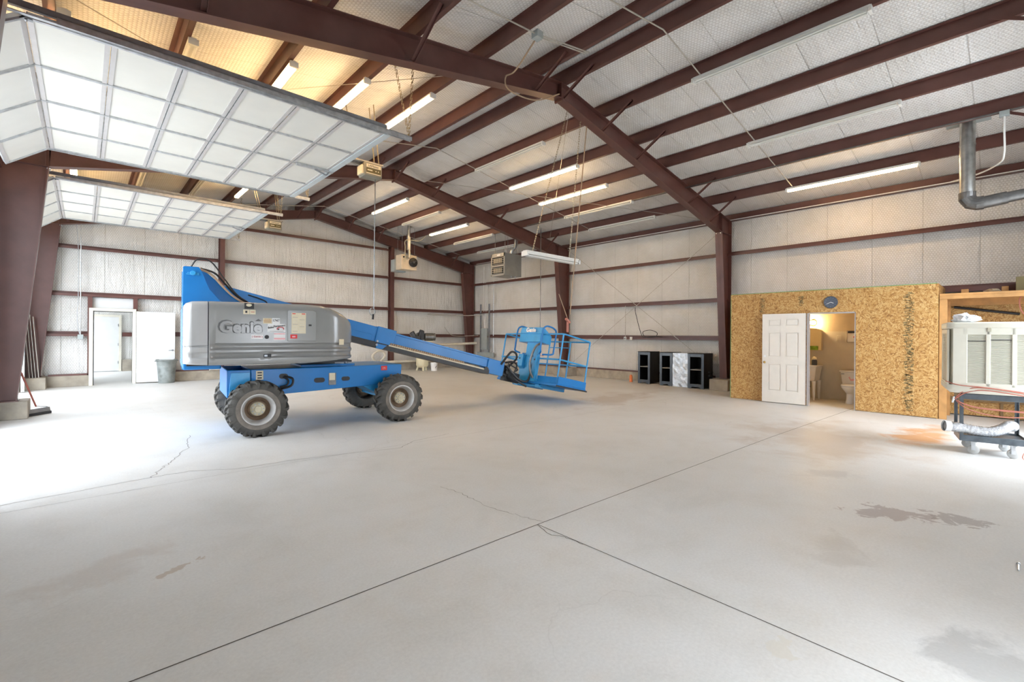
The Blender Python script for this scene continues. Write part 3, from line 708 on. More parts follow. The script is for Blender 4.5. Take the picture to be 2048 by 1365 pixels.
# ---------------------------------------------------------------- overhead sectional doors
def overhead(idx, y0, y1, label):
    t = thing('door_%d' % idx, label, 'overhead door', (1.2, (y0+y1)/2, 4.45)); struct(t)
    y0 += .02; y1 -= .02; SW = .605; z = 4.455; x0 = -.41; wd = (y1-y0)
    def section(org, ang):
        # org: inner-left lower corner, panel goes along +x rotated down/up by ang around y
        M = Matrix.Translation(org) @ Matrix.Rotation(ang, 4, 'Y')
        mb = MB().mat('door_foam'); mb.box(.004, SW-.004, y0, y1, .012, .05, M)
        mb.mat('galv')
        mb.box(.003, .012, y0, y1, 0, .05, M); mb.box(SW-.012, SW-.003, y0, y1, 0, .05, M)
        s = obj('door_section', mb, None, t, smooth=False)
        for k in range(5):
            yy = y0+k*wd/4; hw = .035 if k in (0, 4) else .022
            a = max(y0, yy-hw); b_ = min(y1, yy+hw)
            obj('stile', MB().box(.0, SW, a, b_, -.006, .013, M), 'galv', s, smooth=False)
        for xx in (.010, SW-.048):
            obj('rail', MB().box(xx, xx+.038, y0, y1, -.001, .013, M), 'rail_grey', s, smooth=False)
        return M
    for k in range(6): section((x0+k*SW, 0, z), 0)
    th = R(38); Mx = section((x0-SW*math.cos(th), 0, z-SW*math.sin(th)), -th)
    hg = None
    for k in range(6):
        for j in range(5):
            yy = min(max(y0+j*wd/4, y0+.03), y1-.03); xx = x0+k*SW
            h = MB().box(-.045, .045, -.022, .022, -.014, -.004).cyl((0, -.02, -.016), (0, .02, -.016), .011, 8)
            if hg is None: hg = obj('hinge', h, 'steel_grey', t)
            else:
                c = hg.copy(); COL.objects.link(c); c.parent = t; hg_ = c
            (hg if k == 0 and j == 0 else c).location = (xx, yy, z)
    xe = x0+6*SW
    obj('bottom_bar', MB().box(xe, xe+.10, y0, y1, z-.012, z+.05), 'alu_blue', t, .004)
    for sy, yy in ((-1, y0-.045), (1, y1+.045)):
        pts = [(XL+.12, yy, .02), (XL+.12, yy, 3.85)]+[(XL+.12+.45-.45*math.cos(R(a)), yy, 3.95+.50*math.sin(R(a))) for a in (15, 30, 45, 60, 75, 90)]+[(xe+.42, yy, 4.475)]
        tr = MB()
        for a, b_ in zip(pts[:-1], pts[1:]):
            tr.beam(a, b_, .045, .008, (1, 0, 0) if abs(a[0]-b_[0]) < .01 else (0, 0, 1))
            if abs(a[0]-b_[0]) < .01:
                tr.box(a[0]-.03, a[0]+.03, yy-sy*.0-.022*(1), yy-.016, a[2], b_[2]) if sy < 0 else tr.box(a[0]-.03, a[0]+.03, yy+.016, yy+.022, a[2], b_[2])
        tr.box(-.2, xe+.42, yy-.024, yy-.018, 4.445, 4.51); tr.box(-.2, xe+.42, yy+.018, yy+.024, 4.445, 4.51)
        tr.box(-.2, xe+.42, yy-.024, yy+.024, 4.505, 4.51)
        obj('track', tr, 'galv', t, smooth=False)
        obj('track_angle', MB().box(-.6, xe+.02, yy-.004, yy+.0, 4.51, 4.57).box(-.6, xe+.02, yy-.004, yy+.04, 4.512, 4.516), 'steel_grey', t, smooth=False)
        for dxy in ((xe+.38, .06), (xe+.38, -.28)):
            xs = dxy[0]+dxy[1]; obj('hanger', chain((dxy[0], yy, 4.52), (xs, yy+(-.03 if dxy[1] > 0 else .03), zroof(xs)-.06), .012, 26), 'chain', t)
    # vertical galvanised jamb seal at the opening
    for yy in (y0-.07, y1+.05): obj('jamb_trim', MB().box(XL-.02, XL+.04, yy, yy+.02, 0, DH), 'white_paint', t, smooth=False)
    # opener bracket on the last section
    yc = (y0+y1)/2
    obj('opener_plate', MB().box(xe-.55, xe+.08, yc-.03, yc+.03, z-.035, z-.01), 'galv', t, .003)
    return t
overhead(1, *DOORS[0], 'open white panelled overhead door hanging nearest to the camera')
overhead(2, *DOORS[1], 'open white panelled overhead door hanging in the far bay')

def opener(y, label, grp):
    t = thing('door_opener', label, 'door opener', (4.05, y, 4.7), 0, grp)
    obj('motor_housing', MB().box(3.84, 4.20, y-.13, y+.13, 4.50, 4.76), 'opener_case', t, .02)
    obj('front_label', MB().box(3.88, 4.17, y-.134, y-.13, 4.66, 4.725), 'sticker_cream', t)
    obj('front_band', MB().box(3.88, 4.17, y-.133, y-.13, 4.56, 4.655), 'board_brown', t)
    obj('front_line', MB().box(3.88, 4.17, y-.134, y-.13, 4.545, 4.56).box(3.90, 4.0, y-.135, y-.13, 4.60, 4.62).box(4.06, 4.08, y-.135, y-.13, 4.60, 4.62).box(4.11, 4.13, y-.135, y-.13, 4.60, 4.62), 'sticker_cream', t)
    text('label_writing', 'LiftMaster', .052, Matrix.Translation((4.02, y-.136, 4.692)) @ Matrix.Rotation(R(90), 4, 'X'), 'ink', t)
    obj('light_lens', MB().box(3.80, 3.842, y-.10, y+.10, 4.53, 4.70), 'sticker_cream', t, .01)
    obj('mount_plate', MB().box(3.62, 4.24, y-.10, y+.10, 4.76, 4.785), 'conduit', t)
    obj('rail', MB().box(-1.0, 3.86, y-.025, y+.025, 4.72, 4.775), 'duct_dark', t, smooth=False)
    obj('sprocket', MB().cyl((3.60, y, 4.77), (3.60, y, 4.80), .09, 20), 'conduit', t)
    obj('arm', MB().beam((3.45, y, 4.70), (3.18, y, 4.36), .04, .02).beam((3.18, y, 4.36), (2.98, y, 4.42), .03, .02), 'steel_grey', t)
    for dx, xx in ((-.25, 3.72), (-.12, 4.15)):
        for dy in (-.09, .09):
            obj('strut', MB().beam((xx, y+dy, 4.77), (xx+dx, y+dy, zroof(xx+dx)-.05), .035, .005), 'chain', t, smooth=False)
    return t
opener(8.37, 'grey garage door opener motor hanging behind the near overhead door', 'garage door openers')
opener(14.5, 'grey garage door opener motor hanging behind the far overhead door', 'garage door openers')
t = thing('power_cord', 'long black cord hanging from the near door opener with a coiled plug', 'cord', (4.12, 8.37, 4.5))
obj('cord_line', MB().tube([(4.12, 8.37, 4.5), (4.11, 8.37, 2.0)], .010, 6), 'duct_dark', t)
obj('plug_loop', MB().tube([(4.08+.055*math.cos(a*.4), 8.37, 1.95+.07*math.sin(a*.4)) for a in range(16)], .008, 6, True), 'duct_dark', t)
obj('plug', MB().cyl((4.10, 8.37, 1.90), (4.09, 8.37, 1.80), .022, 8), 'black', t)

# ---------------------------------------------------------------- doorway on the back wall
t = struct(thing('door_4', 'open white flush door swung against the back wall beside the trash can', 'door', (1.08, 17.6, 0)))
fr = MB().box(.115, .20, YB-.25, YB+.15, 0, 2.13).box(1.08, 1.155, YB-.25, YB+.15, 0, 2.13).box(.115, 1.155, YB-.25, YB+.15, 2.13, 2.21)
obj('door_frame', fr, 'frame_cream', t, .004)
obj('stop_strip', MB().box(.20, .225, YB-.17, YB-.1, 0, 2.13).box(.20, 1.08, YB-.17, YB-.1, 2.105, 2.13), 'duct_dark', t, smooth=False)
M = Matrix.Translation((1.16, YB-.27, 0)) @ Matrix.Rotation(R(-5), 4, 'Z')
lf = obj('door_leaf', MB().box(0, .93, -.045, 0, .03, 2.14, M), 'white_paint', t, .004)
obj('lever_handle', MB().cyl(M @ Vector((.87, -.045, .98)), M @ Vector((.87, -.10, .98)), .028, 12).tube([M @ Vector((.87, -.10, .98)), M @ Vector((.77, -.105, .975))], .010, 8), 'steel_grey', lf)
obj('wrap_film', MB().box(.19, 1.10, YB-.06, YB-.02, 2.22, 2.52), 'white_paint', t)

# wall conduit with outlet box by the doorway
t = thing('wall_conduit', 'grey conduit dropping to an outlet box left of the doorway', 'conduit', (-.1, 17.72, 1.4))
obj('pipe', MB().tube([(-.06, 17.72, 4.85), (-.06, 17.72, 1.45)], .013, 8), 'galv', t)
obj('pipe', MB().tube(smooth_path([(-.19, 17.72, 4.85), (-.12, 17.72, 4.0), (-.11, 17.72, 2.6), (-.13, 17.72, 1.9), (-.08, 17.72, 1.47)]), .008, 6), 'galv', t)
obj('outlet_box', MB().box(-.12, 0.0, 17.66, 17.74, 1.32, 1.45), 'panel_grey', t, .006)

# trash can
t = thing('trash_can', 'grey round plastic trash can with handles in front of the white door', 'trash can', (1.86, 17.42, 0))
c = (1.86, 17.42)
M = Matrix.Translation((c[0], c[1], 0))
obj('can_body', MB().lathe([(.0, .0), (.195, 0), (.20, .02), (.235, .52), (.232, .53), (.24, .54), (.25, .66), (.27, .665), (.275, .70), (.265, .71), (.245, .70), (.19, .05), (0, .04)], 36, M), 'trash_grey', t)
for a in (200, 20): 
    x, y = c[0]+.27*math.cos(R(a)), c[1]+.27*math.sin(R(a))
    obj('handle', MB().box(x-.05, x+.05, y-.05, y+.05, .655, .68), 'trash_grey', t, .012)

# push broom and leaning metal sheets
t = thing('push_broom', 'push broom with red wooden handle leaning on the left column pier', 'broom', (-.6, 12.3, 0))
obj('handle', MB().tube([(-.62, 11.98, .16), (-.80, 11.80, .80)], .014, 8), 'broom_wood', t)
hd = obj('broom_head', MB().box(-.22, .22, -.035, .035, .03, .12, Matrix.Translation((-.60, 12.03, .0)) @ Matrix.Rotation(R(48), 4, 'Z') @ Matrix.Rotation(R(-14), 4, 'X')), 'steel_grey', t, .01)
obj('bristles', MB().box(-.21, .21, -.045, .045, -.0, .045, Matrix.Translation((-.60, 12.03, .004)) @ Matrix.Rotation(R(48), 4, 'Z')), 'black', hd)
obj('bracket', MB().tube([(-.62, 11.98, .17), (-.48, 12.13, .13)], .007, 6), 'steel_grey', hd)
for i in range(4):
    x = -1.02+i*.055
    M = Matrix.Translation((x, 17.38-i*.01, .315)) @ Matrix.Rotation(R(-4.0), 4, 'Y')
    sh = MB().box(0, .008, -.12, .12, 0, 1.75-.05*i, M)
    tag(obj('metal_sheet', sh, 'conduit', smooth=False), 'long narrow metal sheet leaning in the left back corner, %s from the wall' % ORD[i], 'metal sheet', 'leaning metal sheets')

# ---------------------------------------------------------------- boom lift (built along local x, near side y = 0)
LIFT = thing('boom_lift', 'blue and grey telescopic boom lift with rough terrain tyres', 'boom lift')
def wheel(x, y, side):
    """side -1: outer face looks to -y"""
    hub = thing_part = MB()
    M = Matrix.Translation((x, y+.16, .405))
    t = MB(); prof = [(.215, -.125), (.225, -.15), (.27, -.163), (.33, -.158), (.372, -.135), (.384, -.08), (.386, 0), (.384, .08), (.372, .135), (.33, .158), (.27, .163), (.225, .15), (.215, .125)]
    t.lathe(prof, 48, M, 'y', loop=True)
    n = 19
    for k in range(n):
        for sd in (-1, 1):
            a = 2*math.pi*(k+(.5 if sd > 0 else 0))/n
            pts = []
            for (w, da) in ((-.012, .12), (.06, .05), (.115, -.02), (.158, -.07)):
                pts.append((w, da))
            for (w0, d0), (w1, d1) in zip(pts[:-1], pts[1:]):
                vs = []
                for (w, d_) in ((w0, d0), (w1, d1)):
                    for r_ in (.374 if w < .13 else .345, .414 if w < .13 else .392):
                        for e_ in (-.052, .052):
                            aa = a+d_+e_; vs.append(M @ Vector((r_*math.cos(aa), sd*w, r_*math.sin(aa))))
                t.add(vs, [(0, 1, 3, 2), (4, 6, 7, 5), (0, 4, 5, 1), (2, 3, 7, 6), (0, 2, 6, 4), (1, 5, 7, 3)])
            # sidewall lug
            vs = []
            for (r_, yy, e_) in ((.30, .160, .02), (.375, .155, .05), (.385, .130, .055)):
                for ee in (-e_, e_): vs.append(M @ Vector((r_*math.cos(a-.07+ee), sd*(yy+.006), r_*math.sin(a-.07+ee))))
            t.add(vs, [(0, 1, 3, 2), (2, 3, 5, 4)])
    w = obj('wheel', t, 'rubber', LIFT)
    s = side
    obj('sidewall_ring', MB().lathe([(.222, s*.150), (.24, s*.158), (.262, s*.1645), (.29, s*.166), (.292, s*.1640), (.24, s*.157)], 48, M, 'y', loop=True), 'rubber_dust', w)
    obj('rim', MB().lathe([(.225, s*.150), (.228, s*.160), (.216, s*.163), (.205, s*.15), (.195, s*.12), (.17, s*.05), (.165, s*.02)], 48, M, 'y', caps=False), 'rim', w)
    obj('rim_dish', MB().lathe([(.17, s*.05), (.15, s*.02), (.13, s*.01), (.118, s*.03), (.0, s*.035)], 40, M, 'y', caps=False), 'rim_rust', w)
    hb = MB().lathe([(.10, s*.02), (.10, s*.07), (.085, s*.085), (.05, s*.09), (.045, s*.10), (0, s*.105)], 28, M, 'y')
    obj('hub', hb, 'hub', w)
    bo = MB()
    for k in range(9):
        a = 2*math.pi*k/9; bo.cyl(M @ Vector((.075*math.cos(a), s*.08, .075*math.sin(a))), M @ Vector((.075*math.cos(a), s*.10, .075*math.sin(a))), .010, 6)
    obj('lug_nuts', bo, 'steel_grey', w)
    return w
wheel(0.0, 0.0, -1); wheel(2.2, 0.0, -1); wheel(0.0, 1.78, 1); wheel(2.2, 1.78, 1)
# chassis
ch = MB()
ch.prism([(-.05, .60), (.2, .55), (1.9, .62), (2.36, .66), (2.38, .95), (2.36, .97), (-.05, .96)], .44, 1.62)
ch.box(-.36, -.05, .44, .47, .62, .96).box(-.36, -.05, 1.59, 1.62, .62, .96).box(-.36, -.34, .44, 1.62, .55, .96).box(-.34, -.05, .47, 1.59, .60, .64)
cho = obj('chassis', ch, 'blue', LIFT, .012)
obj('end_plate', MB().prism([(-.34, .58), (-.20, .50), (-.06, .58), (-.06, .92), (-.31, .92)], .425, .440), 'blue_light', LIFT, .004)
obj('axle', MB().box(-.10, .10, .30, 1.80, .34, .50).box(-.07, .07, .5, 1.55, .45, .62), 'blue_light', LIFT, .015)
obj('axle', MB().box(2.10, 2.30, .30, 1.80, .34, .50).prism([(1.7, .60), (2.05, .40), (2.3, .40), (2.34, .66)], .55, 1.55), 'blue_light', LIFT, .015)
def slot(x0, z0, x1, z1, nm='chassis_slot'):
    m = MB(); r = (z1-z0)/2; pts = [(x1-r+r*math.cos(R(a)), (z0+z1)/2+r*math.sin(R(a))) for a in range(-90, 91, 30)]+[(x0+r+r*math.cos(R(a)), (z0+z1)/2+r*math.sin(R(a))) for a in range(90, 271, 30)]
    return obj(nm, m.prism(pts, .434, .441), 'black', LIFT)
slot(.86, .71, 1.03, .79); slot(1.30, .72, 1.44, .79); slot(.34, .80, .47, .88)
obj('tool_label', MB().box(1.09, 1.21, .432, .44, .66, .86), 'duct_dark', LIFT, .004)
obj('tool_plate', MB().box(1.10, 1.19, .428, .434, .74, .86), 'sticker_cream', LIFT)
obj('warning_label', MB().box(.02, .12, .436, .44, .80, .94), 'sticker_cream', LIFT)
for k in range(3): obj('warning_print', MB().box(.04, .10, .434, .436, .82+.04*k, .838+.04*k), 'ink', LIFT)
obj('red_label', MB().box(1.99, 2.10, .436, .44, .87, .95), 'sticker_red', LIFT)
text('red_label_writing', '(1)', .045, Matrix.Translation((2.045, .434, .91)) @ Matrix.Rotation(R(90), 4, 'X'), 'sticker_white', LIFT)
obj('chassis_hose', MB().tube(smooth_path([(.42, .42, .84), (.52, .36, .80), (.50, .33, .70), (.38, .34, .66), (.30, .40, .64)]), .018, 8).tube(smooth_path([(.40, .42, .83), (.46, .38, .78), (.44, .35, .71), (.34, .36, .68)]), .014, 8), 'black', LIFT)
# slewing ring
rg = MB().cyl((1.12, 1.03, .955), (1.12, 1.03, .985), .42, 40)
obj('pedestal', MB().box(.70, 1.58, .62, 1.44, .955, 1.0), 'blue', LIFT, .01)
obj('slewing_ring', MB().cyl((1.12, 1.03, 1.0), (1.12, 1.03, 1.06), .36, 40), 'black', LIFT)
obj('swing_drive', MB().box(1.05, 1.42, .70, .82, 1.0, 1.06).cyl((1.38, .76, .99), (1.38, .76, 1.07), .05, 16).cyl((1.48, .80, 1.0), (1.48, .80, 1.10), .03, 12), 'steel_grey', LIFT)
obj('turntable_plate', MB().box(-.86, 1.38, .15, 1.90, 1.055, 1.085), 'black', LIFT, .005)
# engine side covers, lofted sections with pressed grooves
def cover(mirror, name, x_from, x_to, mat):
    def lerp(tab, x):
        for (a, va), (b_, vb) in zip(tab[:-1], tab[1:]):
            if x <= b_: t = (x-a)/(b_-a); return va+(vb-va)*t
        return tab[-1][1]
    yo = [(-.90, .16), (-.885, .06), (-.86, .0), (-.81, -.035), (-.72, -.05), (.95, -.05), (1.08, -.035), (1.20, .015), (1.30, .09), (1.37, .18), (1.42, .30)]
    zt = [(-.90, 1.88), (-.87, 1.92), (-.80, 1.945), (-.62, 1.955), (.62, 1.965), (.85, 1.955), (1.02, 1.91), (1.20, 1.83), (1.33, 1.75), (1.40, 1.68), (1.42, 1.60)]
    zb = [(-.90, 1.09), (-.6, 1.07), (.6, 1.06), (1.42, 1.12)]
    def groove(x, lo, hi, ends=True):
        if x < lo-.03 or x > hi+.03: return 0.
        if x < lo+.03: return (x-lo+.03)/.06
        if ends and x > hi-.03: return (hi+.03-x)/.06
        return 1.
    xs = []; x = x_from
    base = [x_from, x_to]+[v for v, _ in yo+zt]+[-.60, -.545, -.53, -.485, -.02, .04, .10, .13, .19, 1.0]
    xs = sorted(set(round(v, 4) for v in base if x_from <= v <= x_to))
    mb = MB(); rows = []
    for x in xs:
        y0_, ztp, zbt = lerp(yo, x), lerp(zt, x), lerp(zb, x)
        if name == 'rear_cover':
            g1 = groove(x, -.80, -.66); g2 = g1
            gr = [(1.165, 1.255, g1), (1.31, 1.35, g2)]
        else:
            g1 = max(groove(x, -.56, .03), groove(x, .15, 1.6, False)); g2 = groove(x, -.56, 1.6, False)
            gr = [(1.155, 1.245, g1), (1.275, 1.375, g2)]
        pts = [(.60, zbt), (y0_+.03, zbt), (y0_+.008, zbt+.012), (y0_, zbt+.04)]
        for (a, b_, g) in gr:
            d = .05*g; pts += [(y0_, a), (y0_+d*.8, a+.014), (y0_+d, a+.03), (y0_+d, b_-.03), (y0_+d*.8, b_-.014), (y0_, b_)]
        pts += [(y0_, ztp-.12), (y0_+.008, ztp-.06), (y0_+.03, ztp-.022), (y0_+.07, ztp-.004), (y0_+.12, ztp), (.60, ztp)]
        rows.append([(x, p[0] if not mirror else 2.07-p[0], p[1]) for p in pts])
    k = len(rows[0]); vs = [p for r_ in rows for p in r_]; fs = []
    for i in range(len(rows)-1):
        for j in range(k-1): fs.append((i*k+j, i*k+j+1, (i+1)*k+j+1, (i+1)*k+j))
    fs.append(tuple(range(k))); fs.append(tuple((len(rows)-1)*k+j for j in range(k)))
    mb.add(vs, fs)
    o = obj(name, mb, mat, LIFT); o.data.set_sharp_from_angle(angle=R(55)); return o
cvr = cover(False, 'rear_cover', -.90, -.628, 'cover_lit')
cv = cover(False, 'side_cover', -.618, 1.42, 'cover_grey')
cover(True, 'far_cover', -.90, 1.42, 'cover_grey')
Yc = -.052
RX = Matrix.Rotation(R(90), 4, 'X')
# lettering of the maker, its sunken shading painted as a dark copy behind
gm = text('name_lettering', 'Genie', .215, Matrix.Translation((-.235, Yc-.002, 1.592)) @ RX, 'cover_grey', cv, ext=.011, bold=.009, sx=1.0)
md = gm.modifiers.new('bevel', 'BEVEL'); md.width = .007; md.segments = 2; md.limit_method = 'ANGLE'
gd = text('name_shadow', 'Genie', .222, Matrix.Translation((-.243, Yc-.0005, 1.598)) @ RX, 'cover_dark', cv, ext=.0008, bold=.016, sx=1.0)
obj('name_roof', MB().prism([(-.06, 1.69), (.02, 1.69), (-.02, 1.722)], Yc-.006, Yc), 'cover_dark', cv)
def decal(nm, x0, x1, z0, z1, mat, d=.001, par=None): return obj(nm, MB().box(x0, x1, Yc-d, Yc+.004, z0, z1), mat, par or cv)
hatch = obj('control_hatch', MB().prism([(.365, 1.40), (.765, 1.40), (.765, 1.85), (.72, 1.87), (.385, 1.865), (.365, 1.85)], Yc-.022, Yc+.01), 'cover_grey', LIFT, .008)
Yd = Yc-.0235
def dec2(nm, x0, x1, z0, z1, mat, d=0, par=None): return obj(nm, MB().box(x0, x1, Yd-d, Yd+.003, z0, z1), mat, par or hatch)
st = dec2('instruction_sticker', .415, .615, 1.515, 1.825, 'sticker_cream')
dec2('sticker_red_bar', .425, .470, 1.805, 1.818, 'sticker_red', .001); dec2('sticker_red_bar', .555, .605, 1.805, 1.818, 'sticker_red', .001)
for i in range(7):
    for j in range(2): dec2('sticker_print', .43+.095*j, .43+.095*j+.07, 1.545+.035*i, 1.551+.035*i, 'frame_cream' if (i+j) % 3 else 'grey_trim', .001)
dec2('red_sticker', .40, .495, 1.44, 1.50, 'sticker_red'); dec2('red_sticker_print', .425, .47, 1.458, 1.478, 'sticker_pink', .001)
dec2('hatch_lock', .655, .695, 1.630, 1.655, 'black', .006)
decal('black_plate', -.195, -.075, 1.862, 1.945, 'ink', .002)
obj('plate_badge', MB().lathe([(.0, 0), (.03, 0), (.03, .004), (0, .004)], 20, Matrix.Translation((-.14, Yc-.006, 1.915)) @ Matrix.Scale(1.2, 4, (1, 0, 0)) @ Matrix.Scale(.7, 4, (0, 0, 1)), 'y'), 'sticker_cream', cv)
decal('cream_sticker', -.21, -.133, 1.785, 1.85, 'sticker_cream'); decal('sticker_print', -.185, -.16, 1.803, 1.833, 'ink', .002)
decal('cream_sticker', -.129, -.055, 1.785, 1.85, 'sticker_cream'); decal('sticker_print', -.115, -.07, 1.815, 1.822, 'ink_red', .002)
decal('yellow_notice', .04, .155, 1.655, 1.735, 'sticker_cream')
for i in range(4): decal('notice_print', .05+.008*(i == 3), .145-.008*(i == 3), 1.672+.015*i, 1.679+.015*i, 'wood', .002)
decal('number_sticker', .158, .262, 1.655, 1.738, 'sticker_white')
text('number_writing', '1747', .047, Matrix.Translation((.208, Yc-.002, 1.703)) @ RX, 'ink', cv, bold=.0005)
decal('company_sticker', .098, .338, 1.535, 1.655, 'sticker_white', .0015)
text('company_writing', 'Bake', .040, Matrix.Translation((.14, Yc-.003, 1.600)) @ Matrix.Rotation(R(-8), 4, 'Y') @ RX, 'ink', cv, bold=.001)
text('company_writing', 'Equipment', .036, Matrix.Translation((.255, Yc-.003, 1.626)) @ Matrix.Rotation(R(-6), 4, 'Y') @ RX, 'ink', cv, bold=.001)
obj('company_emblem', MB().tube([(.268+.044*math.cos(R(a)), Yc-.003, 1.583+.024*math.sin(R(a))) for a in range(-20, 215, 15)], .006, 6), 'ink_red', cv)
obj('company_emblem', MB().prism([(.222, 1.572), (.248, 1.592), (.256, 1.572), (.243, 1.566)], Yc-.004, Yc), 'ink', cv)
decal('company_print', .13, .31, 1.542, 1.549, 'grey_trim', .002)
decal('pink_sticker', .18, .337, 1.415, 1.525, 'sticker_white', .0012)
decal('pink_band', .184, .333, 1.50, 1.518, 'sticker_pink', .002); decal('pink_band', .184, .333, 1.425, 1.45, 'sticker_pink', .002)
decal('oval_sticker', -.108, .042, 1.435, 1.495, 'sticker_white')
text('oval_writing', '( Genie )', .038, Matrix.Translation((-.033, Yc-.002, 1.467)) @ RX, 'ink_red', cv)
obj('filler_cap', MB().cyl((.09, Yc-.012, 1.462), (.09, Yc, 1.462), .028, 20), 'black', cv, .003)
decal('latch', .05, .150, 1.165, 1.215, 'black', .006); decal('latch_plate', .06, .10, 1.178, 1.202, 'steel_grey', .008)
obj('side_sticker', MB().box(-.045, .045, -.001, .002, -.045, .045, Matrix.Translation((1.165, -.008, 1.385)) @ Matrix.Rotation(R(23), 4, 'Z')), 'sticker_cream', cv)

# tail plates and counterweight
fin = [(-.90, .98), (-.42, .98), (-.42, 1.99), (-.57, 2.17), (-.665, 2.42), (-.70, 2.485), (-.875, 2.485), (-.895, 2.47)]
obj('tail_plate', MB().prism(fin, .655, .680), 'blue', LIFT, .004)
obj('tail_plate', MB().prism(fin, 1.33, 1.355), 'blue', LIFT, .004)
obj('counterweight', MB().box(-.90, -.45, .20, 1.85, 1.0, 1.9).box(-.895, -.60, .69, 1.32, 1.9, 2.0), 'blue', LIFT, .02)
obj('pivot_pin', MB().cyl((-.775, .62, 2.39), (-.775, 1.38, 2.39), .035, 16).box(-.84, -.70, .645, .655, 2.36, 2.40), 'blue_light', LIFT, .004)
for dx in (-.07, .06): obj('pin_bolt', MB().cyl((-.775+dx, .638, 2.375), (-.775+dx, .655, 2.375), .013, 8), 'blue_light', LIFT)
# boom: everything along the sloping axis
BS = .2455; ang = math.atan(BS)
def bz(x): return 2.155-BS*(x-.0)       # top line of base boom
MBm = Matrix.Translation((0, 0, 2.155)) @ Matrix.Rotation(ang, 4, 'Y')
cs = 1/math.cos(ang)
obj('base_boom', MB().prism([(-.80, -.34), (2.27*cs, -.37), (2.27*cs, 0), (-.42, 0), (-.66, .13), (-.76, .12), (-.82, .04)], .80, 1.13, 'y', MBm), 'blue', LIFT, .012)
obj('boom_collar', MB().box(2.06*cs, 2.42*cs, .775, 1.155, -.30, .015, MBm).prism([(2.1*cs, -.30), (2.30*cs, -.30), (2.22*cs, -.39), (2.1*cs, -.39)], .765, .80, 'y', MBm), 'blue', LIFT, .008)
obj('collar_bolts', MB().cyl(MBm @ Vector((2.1*cs, .75, -.26)), MBm @ Vector((2.1*cs, .78, -.26)), .02, 8).cyl(MBm @ Vector((2.1*cs, .75, -.33)), MBm @ Vector((2.1*cs, .78, -.33)), .02, 8), 'steel_grey', LIFT)
obj('side_pocket', MB().box(1.25*cs, 2.0*cs, .788, .80, -.34, -.16, MBm), 'blue', LIFT, .006)
obj('extension_boom', MB().box(2.2*cs, 4.95*cs, .83, 1.10, -.235, -.035, MBm).box(4.55*cs, 4.98*cs, .80, 1.12, -.345, -.03, MBm), 'blue', LIFT, .01)
obj('boom_top_cap', MB().box(2.3*cs, 4.98*cs, .815, 1.115, -.06, -.025, MBm), 'blue', LIFT, .004)
ct = obj('cable_tray', MB().box(1.2*cs, 4.6*cs, .775, 1.08, -.375, -.275, MBm).box(1.2*cs, 4.6*cs, .77, .778, -.375, -.30, MBm), 'black', LIFT, .003)
cc = MB(); k = 0; x = 2.35*cs
while x < 3.95*cs:
    cc.box(x, x+.035, .765, .83, -.275, -.235, MBm); x += .045
obj('cable_chain', cc, 'rope', ct, smooth=False)
obj('cable_guard', MB().box(2.33*cs, 4.55*cs, .772, .79, -.300, -.272, MBm), 'sticker_cream', ct, .002)
obj('tray_end', MB().cyl(MBm @ Vector((4.52*cs, .765, -.28)), MBm @ Vector((4.52*cs, .80, -.28)), .055, 20), 'black', ct)
for nm, pts, r_, m_ in (('boom_hose', [(-.80, .72, 2.48), (-.72, .70, 2.60), (-.55, .69, 2.58), (-.38, .69, 2.34), (-.22, .70, 2.12), (-.05, .70, 1.99), (.05, .70, 1.93)], .010, 'black'),
                    ('boom_hose', [(-.70, .74, 2.47), (-.55, .72, 2.40), (-.42, .71, 2.25), (-.28, .71, 2.10), (-.12, .71, 1.99), (.02, .72, 1.94)], .016, 'rope'),
                    ('boom_hose', [(-.68, .76, 2.48), (-.5, .74, 2.42), (-.36, .74, 2.26), (-.22, .74, 2.10), (-.06, .74, 1.99), (.06, .74, 1.93)], .014, 'black'),
                    ('boom_hose', [(-.05, .78, 2.12), (.10, .76, 2.07), (.20, .75, 2.02), (.22, .74, 1.94)], .010, 'black')):
    obj(nm, MB().tube(smooth_path(pts), r_, 8), m_, LIFT)
# jib head between boom and platform
obj('boom_head', MB().box(4.92*cs, 5.16*cs, .84, 1.08, -.31, -.08, MBm).cyl(MBm @ Vector((5.08*cs, .78, -.22)), MBm @ Vector((5.08*cs, 1.14, -.22)), .05, 14).box(5.1*cs, 5.5*cs, .88, 1.04, -.42, -.2, MBm), 'black', LIFT, .01)
for pts, r_ in (([(4.86, .80, .86), (4.98, .74, 1.04), (5.10, .73, 1.14), (5.22, .73, 1.10), (5.24, .74, .98), (5.10, .76, .86), (5.02, .80, .78)], .024),
                ([(5.00, .78, .84), (5.12, .72, .66), (5.30, .68, .50), (5.48, .66, .47), (5.58, .66, .62), (5.64, .66, .86), (5.70, .68, 1.05)], .026),
                ([(5.02, .76, .88), (5.16, .72, .80), (5.26, .72, .74), (5.2, .72, .70)], .014),
                ([(4.98, .80, .90), (5.1, .70, .92), (5.22, .70, .84), (5.18, .72, .70), (5.10, .72, .62)], .018),
                ([(5.04, .80, .70), (5.18, .70, .52), (5.42, .60, .36)], .022)):
    obj('head_hose', MB().tube(smooth_path(pts), r_, 8), 'black', LIFT)
